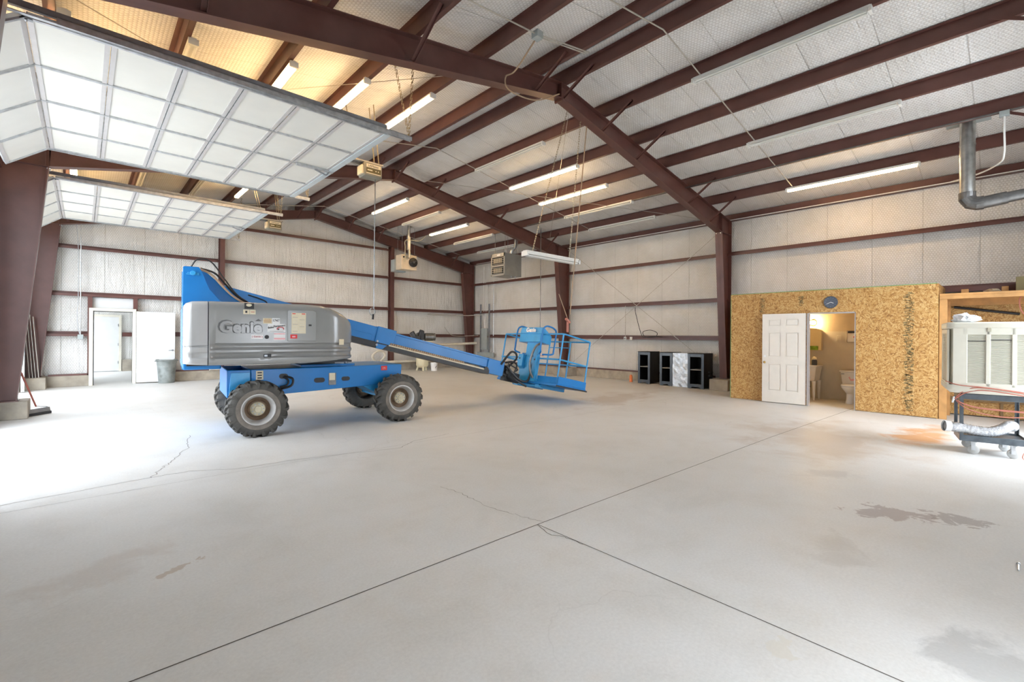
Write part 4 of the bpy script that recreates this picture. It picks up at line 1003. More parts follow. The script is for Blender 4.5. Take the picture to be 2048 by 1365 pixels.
# platform
MP = Matrix.Translation((5.678, -.132, .442)) @ Matrix.Rotation(.095, 4, 'Z') @ Matrix.Rotation(.203, 4, 'Y')
PLAT = obj('platform', MB().box(-.02, .98, -.02, 1.97, -.02, .03, MP).box(-.02, -.005, 0, .60, .03, .17, MP).box(-.02, -.005, 1.3, 1.95, .03, .17, MP).box(0, .96, -.02, -.005, .03, .19, MP).box(.96, .975, 0, 1.95, .03, .17, MP).box(0, .96, 1.955, 1.97, .03, .17, MP), 'blue', LIFT, .006)
obj('platform_beam', MB().box(.02, .90, .55, .68, -.10, -.02, MP).box(.02, .90, 1.25, 1.38, -.10, -.02, MP).cyl(MP @ Vector((.06, .5, -.06)), MP @ Vector((.06, 1.45, -.06)), .035, 12), 'blue_light', PLAT, .008)
obj('platform_edge', MB().box(-.04, 1.0, -.04, -.015, -.03, .0, MP), 'black', PLAT)
rr = .019
def P(x, y, z): return MP @ Vector((x, y, z))
L_, W_, H_ = 1.95, .96, 1.13
def rail(nm, pts, r_=rr, closed=False, m='blue_light'): return obj(nm, MB().tube([P(*p) for p in pts], r_, 10, closed), m, PLAT)
def rrect(z):
    c = .07; out = []
    for cx, cy, a0 in ((W_-c, c, -90), (W_-c, L_-c, 0), (c, L_-c, 90), (c, c, 180)):
        for k in range(5):
            a = R(a0+22.5*k); out.append((cx+c*math.cos(a), cy+c*math.sin(a), z))
    return out
rail('top_rail', rrect(H_), closed=True); 
rail('mid_rail', [(0, .04, .56), (W_-.02, .03, .56)]); rail('mid_rail', [(W_, .04, .56), (W_, L_-.04, .56)]); rail('mid_rail', [(0, L_, .56), (W_, L_, .56)]); rail('mid_rail', [(0, .04, .56), (0, .62, .56)]); rail('mid_rail', [(0, 1.35, .56), (0, L_-.04, .56)])
for (x, y) in ((0.01, .02), (W_-.01, .02), (W_-.01, L_-.02), (.01, L_-.02), (W_, .62), (W_, 1.30)):
    rail('rail_post', [(x, y, 0), (x, y, H_)], .018)
rail('gate_rail', [(W_*.98, .64, .98), (W_*.98, 1.28, .98)], .012)
obj('manual_box', MB().box(.90, .955, .38, .55, .08, .22, MP), 'sticker_white', PLAT, .004)
# control column and box
cb = obj('control_column', MB().box(-.07, .02, .64, 1.18, .02, .58, MP).box(-.05, .03, .66, 1.06, .55, .94, MP).prism([(-.10, .30), (-.02, .30), (-.02, .62), (-.10, .62)], .64, .66, 'y', MP).prism([(-.16, .34), (-.02, .26), (-.02, .62), (-.16, .62)], 1.02, 1.18, 'y', MP), 'blue_light', PLAT, .006)
for y in (.72, 1.12): obj('column_hole', MB().cyl(P(-.165 if y > 1 else -.072, y, .52), P(-.06, y, .52), .02, 12), 'ink', cb)
bx = obj('control_box', MB().box(-.10, .26, .60, 1.30, .92, 1.12, MP).prism([(-.10, 1.12), (.26, 1.12), (.22, 1.14), (-.02, 1.27), (-.08, 1.27)], .60, 1.30, 'y', MP), 'blue_light', PLAT, .012)
text('control_box_writing', 'Genie', .13, MP @ Matrix.Translation((-.118, .93, 1.195)) @ Matrix.Rotation(R(-90), 4, 'Z') @ RX @ Matrix.Rotation(R(0), 4, 'X'), 'sticker_white', bx, ext=.004, bold=.006)
for y in (.52, 1.36):
    lp = [(-.05, y+(.10 if y < 1 else -.10), .66), (-.12, y, .70), (-.14, y, .80), (-.14, y, 1.18), (-.06, y, 1.29), (.06, y, 1.31), (.22, y, 1.29), (.30, y, 1.20), (.30, y, .80), (.26, y, .70), (.05, y+(.10 if y < 1 else -.10), .66)]
    obj('control_guard', MB().tube(smooth_path([P(*p) for p in lp], 5), .020, 10), 'blue', PLAT)
obj('joystick', MB().cyl(P(.12, .70, 1.12), P(.12, .70, 1.20), .012, 8).sphere(tuple(P(.12, .70, 1.21)), .028, 10), 'black', bx)
obj('column_hose', MB().tube(smooth_path([P(-.06, .70, .10), P(-.14, .74, .25), P(-.16, .76, .50), P(-.12, .70, .80), P(-.02, .62, .92)]), .026, 8), 'duct_dark', cb)
LIFT.location = (1.872, 7.416, 0); LIFT.rotation_euler = (0, 0, R(-6.24))

# ---------------------------------------------------------------- plywood bathroom
BXf, BY0, BY1, BH = 11.757, .955, 4.72, 2.45
dy0, dy1, dz = 2.20, 3.05, 2.045
w = MB()
w.box(BXf, BXf+.02, BY0, dy0, .01, BH).box(BXf, BXf+.02, dy1, BY1, .01, BH).box(BXf, BXf+.02, dy0, dy1, dz, BH)
struct(obj('wall_bathroom_front', w, 'osb', smooth=False))
struct(obj('trim_1', MB().box(BXf-.012, BXf, BY0, BY1, BH-.01, BH+.10).box(BXf-.012, BXf, dy0-.085, dy0-.005, .02, dz+.09).box(BXf-.012, BXf, dy0-.005, dy1, dz+.01, dz+.09), 'osb', smooth=False))
struct(obj('wall_bathroom_left', MB().box(BXf+.02, XR, BY1-.02, BY1, 0, BH+.07), 'osb', smooth=False))
struct(obj('trim_2', MB().box(BXf-.004, BXf+.03, BY1, BY1+.012, 0.02, BH+.07).box(BXf-.016, BXf+.02, BY0, BY1, BH+.09, BH+.105), 'green_edge', smooth=False))
struct(obj('wall_bathroom_right', MB().box(BXf, XR, BY0-.02, BY0, 0, BH+.09).box(BXf+.02, 13.55, 1.9, 1.94, 0, BH), 'osb', smooth=False))
struct(obj('ceiling_bathroom', MB().box(BXf+.02, XR, BY0, BY1, BH+.02, BH+.07), 'osb_edge', smooth=False))
struct(obj('wall_bathroom_back', MB().mat('wall_beige').box(13.42, 13.46, 1.94, BY1-.02, 1.66, BH+.02).mat('wall_panel').box(13.41, 13.46, 1.94, BY1-.02, 0, 1.66), None, smooth=False))
struct(obj('wall_bathroom_lining', MB().box(BXf+.02, 13.42, 1.94, 1.95, 0, BH).box(BXf+.02, 13.42, BY1-.03, BY1-.02, 0, BH).box(BXf+.02, BXf+.03, dy1+.02, BY1-.03, 0, BH).box(BXf+.02, 13.42, 1.95, BY1-.03, BH-.0, BH+.02), 'wall_beige', smooth=False))
# stamped marks on the boards
mk = MB(); random.seed(11)
def stamp(yc, z0, z1, wdt=.085):
    z = z0
    while z < z1:
        h = random.uniform(.008, .03); n = random.choice((1, 2, 2, 3))
        for k in range(n):
            a = random.uniform(-wdt, wdt*.4); l = random.uniform(.02, wdt*.9)
            mk.box(BXf-.0035, BXf-.0015, yc+a, yc+min(a+l, wdt), z, z+random.choice((.004, .006, h*.6)))
        if random.random() < .5:
            a = random.uniform(-wdt, wdt-.02); mk.box(BXf-.0035, BXf-.0015, yc+a, yc+a+.007, z, z+h*1.3)
        z += h*.75
stamp(1.36, .10, 2.38); stamp(3.20, 2.22, 2.42, .06); stamp(4.0, 2.10, 2.42, .06)
mo = obj('wall_stamp', mk, 'board_brown', smooth=False); struct(mo); mo.name = 'trim_3'
# door leaf and frame
t = struct(thing('door_5', 'cream six panel door swung open on the plywood bathroom', 'door', (BXf, dy1, 0)))
obj('door_frame', MB().box(BXf-.005, BXf+.11, dy1, dy1+.035, 0, dz).box(BXf-.005, BXf+.11, dy0, dy0+.02, 0, dz).box(BXf-.005, BXf+.11, dy0+.02, dy1, dz-.02, dz+.01), 'grey_trim', t, .003)
D0 = Vector((11.72, 3.10, 0)); D1 = Vector((11.655, 3.96, 0)); dd = (D1-D0).normalized()
MD = Matrix.Translation(D0) @ Matrix(((dd.x, -dd.y, 0, 0), (dd.y, dd.x, 0, 0), (0, 0, 1, 0), (0, 0, 0, 1)))   # local x along the leaf, local y normal (+y faces camera side)
DW = (D1-D0).length
px_ = ((.13, .385), (.48, .735)); pz_ = ((.28, .90), (1.06, 1.62), (1.76, 1.92))
leaf = MB().box(0, DW, -.02, .006, .015, 2.045, MD)
xs_ = [0, .13, .385, .48, .735, DW]; zs_ = [.015, .28, .90, 1.06, 1.62, 1.76, 1.92, 2.045]
for i in (0, 2, 4): leaf.box(xs_[i], xs_[i+1], .006, .02, .015, 2.045, MD)
for (x0, x1) in px_:
    for k in (0, 2, 4, 6): leaf.box(x0, x1, .006, .02, zs_[k], zs_[k+1], MD)
lo = obj('door_leaf', leaf, 'door_cream', t)
for (x0, x1) in px_:
    for (z0, z1) in pz_:
        obj('raised_panel', MB().box(x0+.022, x1-.022, .004, .017, z0+.022, z1-.022, MD), 'door_cream', lo, .006)
obj('door_edge', MB().box(-.006, 0, -.02, .02, .02, 2.04, MD), 'grey_trim', lo)
obj('door_knob', MB().cyl(MD @ Vector((DW-.06, .02, .93)), MD @ Vector((DW-.06, .05, .93)), .014, 12).sphere(tuple(MD @ Vector((DW-.06, .068, .93))), .028, 14), 'brass', lo)
obj('deadbolt', MB().cyl(MD @ Vector((DW-.06, .02, 1.07)), MD @ Vector((DW-.06, .034, 1.07)), .026, 14), 'label_white', lo)
# wall clock
t = thing('wall_clock', 'round dark blue wall clock above the bathroom doorway', 'clock', (BXf-.02, 2.638, 2.268))
MC = Matrix.Translation((BXf-.006, 2.638, 2.268)) @ Matrix.Rotation(R(-90), 4, 'Y')
obj('clock_case', MB().lathe([(0, 0), (.125, 0), (.130, .012), (.125, .028), (.113, .030), (.110, .022), (0, .022)], 40, MC), 'clock_face', t)
hn = MB()
for a, l, w_ in ((R(118), .085, .006), (R(-112), .060, .008)):
    hn.beam(MC @ Vector((0, 0, .026)), MC @ Vector((l*math.cos(a-R(0)), l*math.sin(a), .026)), w_, .002, (1, 0, 0))
obj('clock_hands', hn, 'label_white', t)
nm_ = MB()
for k in range(12):
    a = R(30*k); nm_.beam(MC @ Vector((.092*math.cos(a), .092*math.sin(a), .0235)), MC @ Vector((.102*math.cos(a), .102*math.sin(a), .0235)), .005, .002, (1, 0, 0))
obj('hour_marks', nm_, 'panel_grey', t)
# inside the bathroom
t = thing('wall_lamp', 'glowing oval bathroom lamp above the medicine cabinet', 'lamp', (13.38, 3.38, 1.88))
obj('lamp_base', MB().cyl((13.41, 3.38, 1.88), (13.38, 3.38, 1.88), .07, 20), 'brass', t)
obj('lamp_glass', MB().sphere((13.34, 3.38, 1.88), .06, 18, (.8, 1.15, .8)), 'bath_lamp', t)
t = thing('medicine_cabinet', 'arched mirrored medicine cabinet above the sink with green reflection', 'medicine cabinet', (13.35, 3.38, 1.45))
pts = [(3.17, 1.19), (3.60, 1.19), (3.60, 1.66)]+[(3.385+.215*math.cos(R(a)), 1.66+.09*math.sin(R(a))) for a in range(15, 180, 15)]+[(3.17, 1.66)]
obj('cabinet_body', MB().prism(pts, 13.29, 13.405, 'x'), 'wall_beige', t, .004)
obj('mirror', MB().prism([(p[0]*.96+3.385*.04, p[1]*.97+1.45*.03) for p in pts], 13.284, 13.29, 'x'), 'mirror', t)
obj('green_reflection', MB().box(13.262, 13.282, 3.24, 3.56, 1.20, 1.30), 'mirror_green', t, .008)  # green reflection of the mirror, put in as a coloured block
t = thing('utility_sink', 'white plastic laundry sink on legs inside the bathroom', 'sink', (13.1, 3.4, 0))
sk = MB(); zt_, zb_ = .83, .46
out = [(12.85, 3.17), (12.85, 3.72), (13.38, 3.72), (13.38, 3.17)]; inn = [(12.90, 3.22), (12.90, 3.67), (13.33, 3.67), (13.33, 3.22)]
vs = [(x, y, zb_) for x, y in inn]+[(x, y, zt_) for x, y in out]+[(x, y, zt_) for x, y in inn]+[(x*.92+13.1*.08, y*.92+3.44*.08, zb_+.04) for x, y in inn]
sk.add(vs, [(3, 2, 1, 0)]+[(i, (i+1) % 4, 4+(i+1) % 4, 4+i) for i in range(4)]+[(4+i, 4+(i+1) % 4, 8+(i+1) % 4, 8+i) for i in range(4)]+[(8+i, 8+(i+1) % 4, 12+(i+1) % 4, 12+i) for i in range(4)]+[(12, 13, 14, 15)])
sk.box(12.83, 13.38, 3.15, 3.18, .80, .84).box(12.83, 12.86, 3.15, 3.74, .80, .84)
obj('basin', sk, 'porcelain', t, .01)
for (x, y) in ((12.90, 3.23), (12.90, 3.67), (13.33, 3.23), (13.33, 3.67)):
    obj('leg', MB().tube([(x, y, .46), (x, y, 0)], [.045, .022], 8), 'porcelain', t)
obj('faucet', MB().tube(smooth_path([(13.30, 3.44, .83), (13.30, 3.44, .93), (13.2, 3.44, .95), (13.14, 3.44, .90)]), .014, 8), 'brass', t)
obj('drain_pipe', MB().tube([(13.1, 3.44, .46), (13.1, 3.44, .30), (13.35, 3.44, .28)], .025, 10), 'black', t)
t = thing('soap_bottle', 'dark soap dispenser with pale lid on the sink rim', 'bottle', (12.95, 3.22, .84))
obj('bottle_body', MB().lathe([(0, .84), (.055, .84), (.06, .86), (.058, .95), (.04, .98), (0, .98)], 18, Matrix.Translation((12.97, 3.24, 0))), 'clock_face', t)
obj('bottle_lid', MB().sphere((12.97, 3.24, 1.0), .048, 14), 'sticker_cream', t)
for k, (y, m_) in enumerate(((3.40, 'wood'), (3.47, 'brass'), (3.53, 'wood_dark'))):
    o = tag(obj('toiletry_jar', MB().lathe([(0, .838), (.028, .838), (.028, .885), (.02, .90), (0, .90)], 14, Matrix.Translation((12.865, y, 0))), m_), 'small brown toiletry on the sink rim, %s from the soap dispenser' % ORD[k], 'jar', 'toiletries on the sink')
t = thing('toilet', 'white toilet seen through the bathroom doorway', 'toilet', (13.05, 2.52, 0))
M = Matrix.Translation((12.98, 2.50, 0))
bw = MB(); rings = []
for (z, rx, ry, cx) in ((0, .20, .115, .02), (.03, .20, .115, .02), (.10, .17, .10, .02), (.22, .16, .10, .02), (.30, .22, .15, -.02), (.37, .26, .185, -.05), (.40, .27, .19, -.05)):
    rings.append([M @ Vector((cx+rx*math.cos(2*math.pi*j/28), ry*math.sin(2*math.pi*j/28), z)) for j in range(28)])
bw.add([v for r_ in rings for v in r_], [(i*28+j, i*28+(j+1) % 28, (i+1)*28+(j+1) % 28, (i+1)*28+j) for i in range(6) for j in range(28)]+[tuple(range(28))[::-1], tuple(6*28+j for j in range(28))])
obj('bowl', bw, 'porcelain', t)
obj('seat_lid', MB().lathe([(0, .44), (.24, .435), (.265, .425), (.27, .405), (.255, .40), (0, .40)], 32, M @ Matrix.Translation((-.05, 0, 0)) @ Matrix.Scale(.71, 4, (0, 1, 0))), 'porcelain', t)
tk = obj('tank', MB().prism([(2.30, .40), (2.72, .40), (2.76, .70), (2.26, .70)], 13.18, 13.38, 'x'), 'porcelain', t, .015)
obj('tank_lid', MB().box(13.16, 13.39, 2.25, 2.775, .70, .735), 'porcelain', tk, .008)
obj('flush_lever', MB().box(13.165, 13.18, 2.68, 2.74, .645, .665), 'steel_grey', tk)
obj('tank_sticker', MB().prism([(2.52, .50), (2.56, .50), (2.60, .58), (2.58, .60), (2.55, .54), (2.48, .56), (2.46, .52)], 13.176, 13.18, 'x'), 'sticker_pink', tk)
tag(obj('toilet_brush_cap', MB().lathe([(0, 0), (.035, 0), (.03, .04), (0, .045)], 14, Matrix.Translation((12.72, 2.37, 0))), 'label_white'), 'small white cap lying on the bathroom floor by the toilet', 'cap')
t = thing('first_aid_sign', 'white framed notice with a red cross on the bathroom wall', 'sign', (13.39, 2.55, 1.55))
obj('sign_board', MB().box(13.39, 13.41, 2.36, 2.68, 1.40, 1.68), 'sticker_white', t)
obj('sign_header', MB().box(13.386, 13.39, 2.38, 2.66, 1.62, 1.665), 'ink', t)
obj('sign_border', MB().box(13.387, 13.39, 2.36, 2.68, 1.40, 1.408).box(13.387, 13.39, 2.36, 2.68, 1.672, 1.68).box(13.387, 13.39, 2.672, 2.68, 1.40, 1.68), 'wood_dark', t)
obj('red_cross', MB().box(13.386, 13.39, 2.505, 2.525, 1.49, 1.57).box(13.386, 13.39, 2.475, 2.555, 1.52, 1.54), 'sticker_red', t)
tag(obj('wall_switch', MB().box(13.395, 13.41, 2.79, 2.88, 1.44, 1.56).box(13.385, 13.395, 2.83, 2.84, 1.49, 1.51), 'wall_panel', None, .003), 'beige switch plate left of the first aid notice', 'switch')

# ---------------------------------------------------------------- shelf bay right of the bathroom
t = thing('storage_shelf', 'wooden shelf bay with plywood back beside the bathroom', 'shelf', (12.3, 0, 0))
obj('shelf_board', MB().box(BXf-.0, 12.90, -1.0+.1, BY0-.03, 2.305, 2.345), 'wood', t, .004)
obj('shelf_beam', MB().box(BXf, BXf+.04, Y0, BY0-.03, 2.24, 2.305).box(12.60, 12.64, Y0, BY0-.03, 2.15, 2.30), 'wood', t, .004)
obj('post', MB().box(BXf+.01, BXf+.05, BY0-.14, BY0-.03, 0, 2.24), 'wood', t, .004)
obj('post', MB().box(12.45, 12.49, BY0-.14, BY0-.03, 0, 2.24).box(BXf+.05, 12.45, BY0-.05, BY0-.03, 2.1, 2.24), 'wood', t, .004)
obj('back_panel', MB().box(12.70, 12.72, Y0, BY0-.03, .02, 2.24), 'osb', t, smooth=False)
obj('back_stud', MB().box(12.62, 12.70, Y0, BY0-.04, .30, .36).box(12.66, 12.70, .10, .14, .02, .33), 'wood_dark', t)
rod([(12.66, .78, 2.13), (12.66, -.10, 1.97)], .024, 'black', 'black_rod', 'black rod fixed slantwise to the plywood back above the cooler', 'rod', n=10)
tag(obj('wood_block', MB().box(12.30, 12.38, .56, .66, 2.346, 2.45), 'wood', None, .003), 'wooden block standing on the shelf, the one nearer the bathroom', 'block', 'wooden blocks on the shelf')
tag(obj('wood_block', MB().box(12.30, 12.38, .04, .13, 2.346, 2.47), 'wood', None, .003), 'wooden block standing on the shelf, the one nearer the brown box', 'block', 'wooden blocks on the shelf')
tag(obj('black_pipe', MB().cyl((12.50, .90, 2.385), (12.50, .20, 2.385), .038, 12), 'black'), 'black pipe lying on the shelf behind the wooden blocks', 'pipe')
tag(obj('maroon_channel', MB().box(12.55, 12.61, -.85, .90, 2.346, 2.52), 'maroon'), 'dark maroon channel lying on the shelf against the wall', 'channel')
cl = MB(); random.seed(3)
cl.sphere((0, 0, 0), 1, 16); cl.v = [(12.18+.16*x*(1+.3*random.uniform(-1, 1)), .24+.11*y*(1+.3*random.uniform(-1, 1)), 2.385+.038*z*(1+.2*random.uniform(-1, 1))) for x, y, z in cl.v]
tag(obj('tan_rag', cl, 'cloth_tan'), 'crumpled tan rag on the front of the shelf', 'rag')
tag(obj('brown_box', MB().box(12.0, 12.42, -.75, -.045, 2.348, 2.60), 'board_brown', None, .004), 'dull brown box at the right end of the shelf', 'box')
rod(smooth_path([(12.1, -.13, 2.30), (12.05, -.09, 2.2), (12.05, -.10, 2.05), (12.1, -.14, 1.95)]), .010, 'cord_red', 'power_cord', 'red cord hanging from the shelf edge at the picture edge', 'cord')

# ---------------------------------------------------------------- cooler on its cart
MR = Matrix.Translation((8.50, .46, 0)) @ Matrix.Rotation(R(9.5), 4, 'Z')      # local: -y runs away to the right, +x to the back
t = thing('shop_cart', 'dark steel shop cart on casters carrying the evaporative cooler', 'cart', (8.8, .1, 0))
CL, CW = .62, .52
cart_m = 'steel_grey'
plain('cart_steel', (.14, .165, .19), .35, .55, .25, 8)
obj('top_shelf', MB().box(0, CW, -CL, 0, .755, .765, MR).box(-.004, .004, -CL, 0, .715, .785, MR).box(CW-.004, CW+.004, -CL, 0, .715, .785, MR).box(0, CW, -.004, .004, .715, .785, MR).box(0, CW, -CL-.004, -CL+.004, .715, .785, MR), 'cart_steel', t, .003)
obj('bottom_shelf', MB().box(0, CW, -CL, 0, .215, .225, MR).box(-.004, .004, -CL, 0, .165, .245, MR).box(CW-.004, CW+.004, -CL, 0, .165, .245, MR).box(0, CW, -.004, .004, .165, .245, MR).box(0, CW, -CL-.004, -CL+.004, .165, .245, MR), 'cart_steel', t, .003)
for (x, y) in ((.0, 0), (CW, 0), (0, -CL), (CW, -CL)):
    sx = 1 if x == 0 else -1; sy = -1 if y == 0 else 1
    obj('leg', MB().box(min(x, x+sx*.035), max(x, x+sx*.035), y-.003, y+.003, .17, .76, MR).box(x-.003, x+.003, min(y, y+sy*.035), max(y, y+sy*.035), .17, .76, MR), 'cart_steel', t)
    cx, cy = x+sx*.02, y+sy*.13
    c = obj('caster_fork', MB().box(cx-.03, cx+.03, cy-.03, cy+.03, .155, .165, MR).box(cx-.026, cx-.022, cy-.018, cy+.022, .055, .16, MR).box(cx+.022, cx+.026, cy-.018, cy+.022, .055, .16, MR), 'galv', t)
    obj('caster_wheel', MB().lathe([(0, -.018), (.05, -.018), (.058, -.012), (.058, .012), (.05, .018), (0, .018)], 24, MR @ Matrix.Translation((cx, cy, .058)), 'x'), 'caster', c)
t = thing('evaporative_cooler', 'big cream evaporative cooler with louvred side resting on the cart', 'cooler', (8.9, 0, .79))
MCo = Matrix.Translation((8.44, .56, 0)) @ Matrix.Rotation(R(8), 4, 'Z')
DL = 1.05
def rbox(x0, x1, y0, y1, z0, z1, r, M): 
    mb = MB(); pts = []
    for cx, cy, a0 in ((x1-r, y1-r, 0), (x0+r, y1-r, 90), (x0+r, y0+r, 180), (x1-r, y0+r, 270)):
        for k in range(7): a = R(a0+15*k); pts.append((cx+r*math.cos(a), cy+r*math.sin(a)))
    mb.prism(pts, z0, z1, 'z', M); return mb
cb = rbox(.03, .85, -DL, 0, .845, 1.665, .07, MCo)
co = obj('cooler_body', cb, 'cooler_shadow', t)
obj('top_lid', rbox(-.005, .88, -DL-.03, .03, 1.635, 1.725, .085, MCo), 'cooler', t, .02, 3)
def frus():
    mb = MB(); lo_, hi_ = [], []
    for cx, cy, a0 in ((.88-.085, .03-.085, 0), (.08, .03-.085, 90), (.08, -DL+.055, 180), (.88-.085, -DL+.055, 270)):
        for k in range(7):
            a = R(a0+15*k); hi_.append((cx+.085*math.cos(a), cy+.085*math.sin(a))); lo_.append((cx*.93+.03+.075*math.cos(a), cy*.93-.035+.075*math.sin(a)))
    n = len(hi_); vs = [MCo @ Vector((x, y, .793)) for x, y in lo_]+[MCo @ Vector((x, y, .835)) for x, y in hi_]+[MCo @ Vector((x, y, .90)) for x, y in hi_]
    mb.add(vs, [tuple(range(n))[::-1], tuple(range(2*n, 3*n))]+[(k*n+i, k*n+(i+1) % n, (k+1)*n+(i+1) % n, (k+1)*n+i) for k in (0, 1) for i in range(n)]); return mb
obj('bottom_pan', frus(), 'cooler', t)
gr = obj('front_grille', MB(), 'cooler', t) if False else None
fg = MB()
fg.box(0.0, .03, -.17, -.03, .89, 1.65, MCo)                                  # left stile
edges = [-.17+.0, -.41, -.68, -.95]
for y in (-.36, -.59, -.82, -1.05): fg.box(0, .03, y-.022, y+.022, .89, 1.65, MCo)
fg.box(0, .03, -DL, -.12, .89, .935, MCo).box(0, .03, -DL, -.12, 1.56, 1.65, MCo)
fo = obj('front_frame', fg, 'cooler', t, .006)
for (a, b_) in ((-.338, -.17), (-.568, -.382), (-.798, -.612), (-1.028, -.842)):
    lv = MB(); z = .94
    while z < 1.555:
        lv.add([MCo @ Vector(v) for v in ((.006, a, z), (.006, b_, z), (.026, b_, z+.017), (.026, a, z+.017), (.010, a, z-.003), (.010, b_, z-.003), (.03, b_, z+.014), (.03, a, z+.014))], [(0, 1, 2, 3), (4, 7, 6, 5), (0, 4, 5, 1), (2, 6, 7, 3)]); z += .0165
    obj('louvre_panel', lv, 'cooler', fo, smooth=False)
for (a, b_, z) in ((-.338, -.17, 1.475), (-.568, -.382, 1.49)): obj('louvre_gap', MB().box(.002, .006, a, b_, z, z+.008, MCo), 'black', fo)
sd = MB().box(.06, .80, -.0, .022, .89, .93, MCo).box(.06, .80, 0, .022, 1.58, 1.63, MCo).box(.03, .12, 0, .022, .89, 1.63, MCo).box(.72, .83, 0, .022, .89, 1.63, MCo)
z = .94
while z < 1.58: sd.box(.10, .74, .004, .016, z, z+.008, MCo); z += .0165
obj('side_louvre', sd, 'cooler', t, smooth=False)
for y in (-.37, -.84): obj('lid_clip', MB().box(-.010, .0, y-.02, y+.02, 1.60, 1.65, MCo), 'cooler_shadow', t, .003)
# plastic bag
bg_ = MB(); random.seed(5); bg_.sphere((0, 0, 0), 1, 18)
bg_.v = [(x*(1+.28*random.uniform(-1, 1)), y*(1+.28*random.uniform(-1, 1)), z*(1+.3*random.uniform(-1, 1))) for x, y, z in bg_.v]
bg_.v = [tuple(MCo @ Vector((.16+.10*x, -.17+.13*y-.03*z, max(1.727, 1.765+.055*z+(.03 if y > .2 and z > .2 else 0))))) for x, y, z in bg_.v]
tag(obj('plastic_bag', bg_, 'plastic_bag', smooth=False), 'crumpled white plastic bag on top of the cream cooler', 'bag')
# foil duct on the lower shelf
pts = smooth_path([(8.44, .60, .345), (8.52, .45, .33), (8.60, .30, .30), (8.68, .18, .295), (8.78, .08, .33), (8.88, .02, .37), (8.95, -.02, .36)], 10)
random.seed(4); rr_ = [.060+.007*(i % 2)+random.uniform(-.002, .002) for i in range(len(pts))]
t = thing('foil_duct', 'crinkled silver flexible duct lying on the lower cart shelf', 'duct', (8.6, .3, .3))
obj('duct_hose', MB().tube(pts, rr_, 18, False, False), 'foil', t)
obj('duct_liner', MB().tube([Vector(pts[0])+Vector((.004, -.006, 0)), pts[8]], .055, 18, False, True), 'foil', t)
d0 = (Vector(pts[1])-Vector(pts[0])).normalized()
obj('duct_collar', MB().tube([Vector(pts[0])-d0*.012, Vector(pts[0])+d0*.05], .070, 20, False, False), 'label_white', t)
obj('duct_mouth', MB().cyl(Vector(pts[0])+d0*.045, Vector(pts[0])+d0*.05, .055, 16), 'black', t)
# red hose wound round cart and cooler
t = thing('air_hose', 'thin red hose wound round the cart top with a white fitting', 'hose', (8.5, .3, .7))
def Q(x, y, z): return tuple(MR @ Vector((x, y, z)))
for pts in ([Q(.0, .14, .94), Q(-.06, .02, .90), Q(-.07, -.2, .885), Q(-.06, -.6, .84), Q(-.05, -.85, .80)],
            [Q(-.01, .05, .72), Q(-.03, -.03, .82), Q(-.06, -.15, .875), Q(-.07, -.40, .86), Q(-.06, -.75, .79)],
            [Q(-.01, .05, .71), Q(-.03, -.05, .80), Q(-.06, -.20, .845), Q(-.07, -.45, .82), Q(-.06, -.75, .77)],
            [Q(-.01, .04, .70), Q(-.03, -.02, .66), Q(-.035, -.15, .62), Q(-.03, -.4, .605), Q(-.03, -.75, .60)],
            [Q(-.01, .04, .70), Q(-.035, -.03, .65), Q(-.04, -.18, .61), Q(-.035, -.42, .595), Q(-.035, -.75, .59)],
            [Q(-.01, .04, .69), Q(-.04, -.05, .60), Q(-.045, -.2, .545), Q(-.04, -.4, .52), Q(-.03, -.6, .54), Q(-.01, -.62, .58)],
            [Q(-.05, -.70, .25), Q(-.12, -.58, .14), Q(-.16, -.54, .05), Q(-.14, -.62, .012), Q(-.10, -.80, .012)]):
    obj('hose_loop', MB().tube(smooth_path(pts), .0065, 6), 'cord_red', t)
obj('hose_fitting', MB().tube([Q(-.01, .06, .74), Q(-.01, .075, .66)], .010, 8).tube([Q(-.03, .06, .70), Q(.01, .07, .70)], .008, 8), 'label_white', t)
tag(obj('floor_bolt', MB().cyl((4.46, -.036, .006), (4.585, -.037, .006), .006, 8).cyl((4.585, -.037, .006), (4.595, -.037, .006), .011, 8), 'galv'), 'small bolt lying on the floor at the right picture edge', 'bolt')

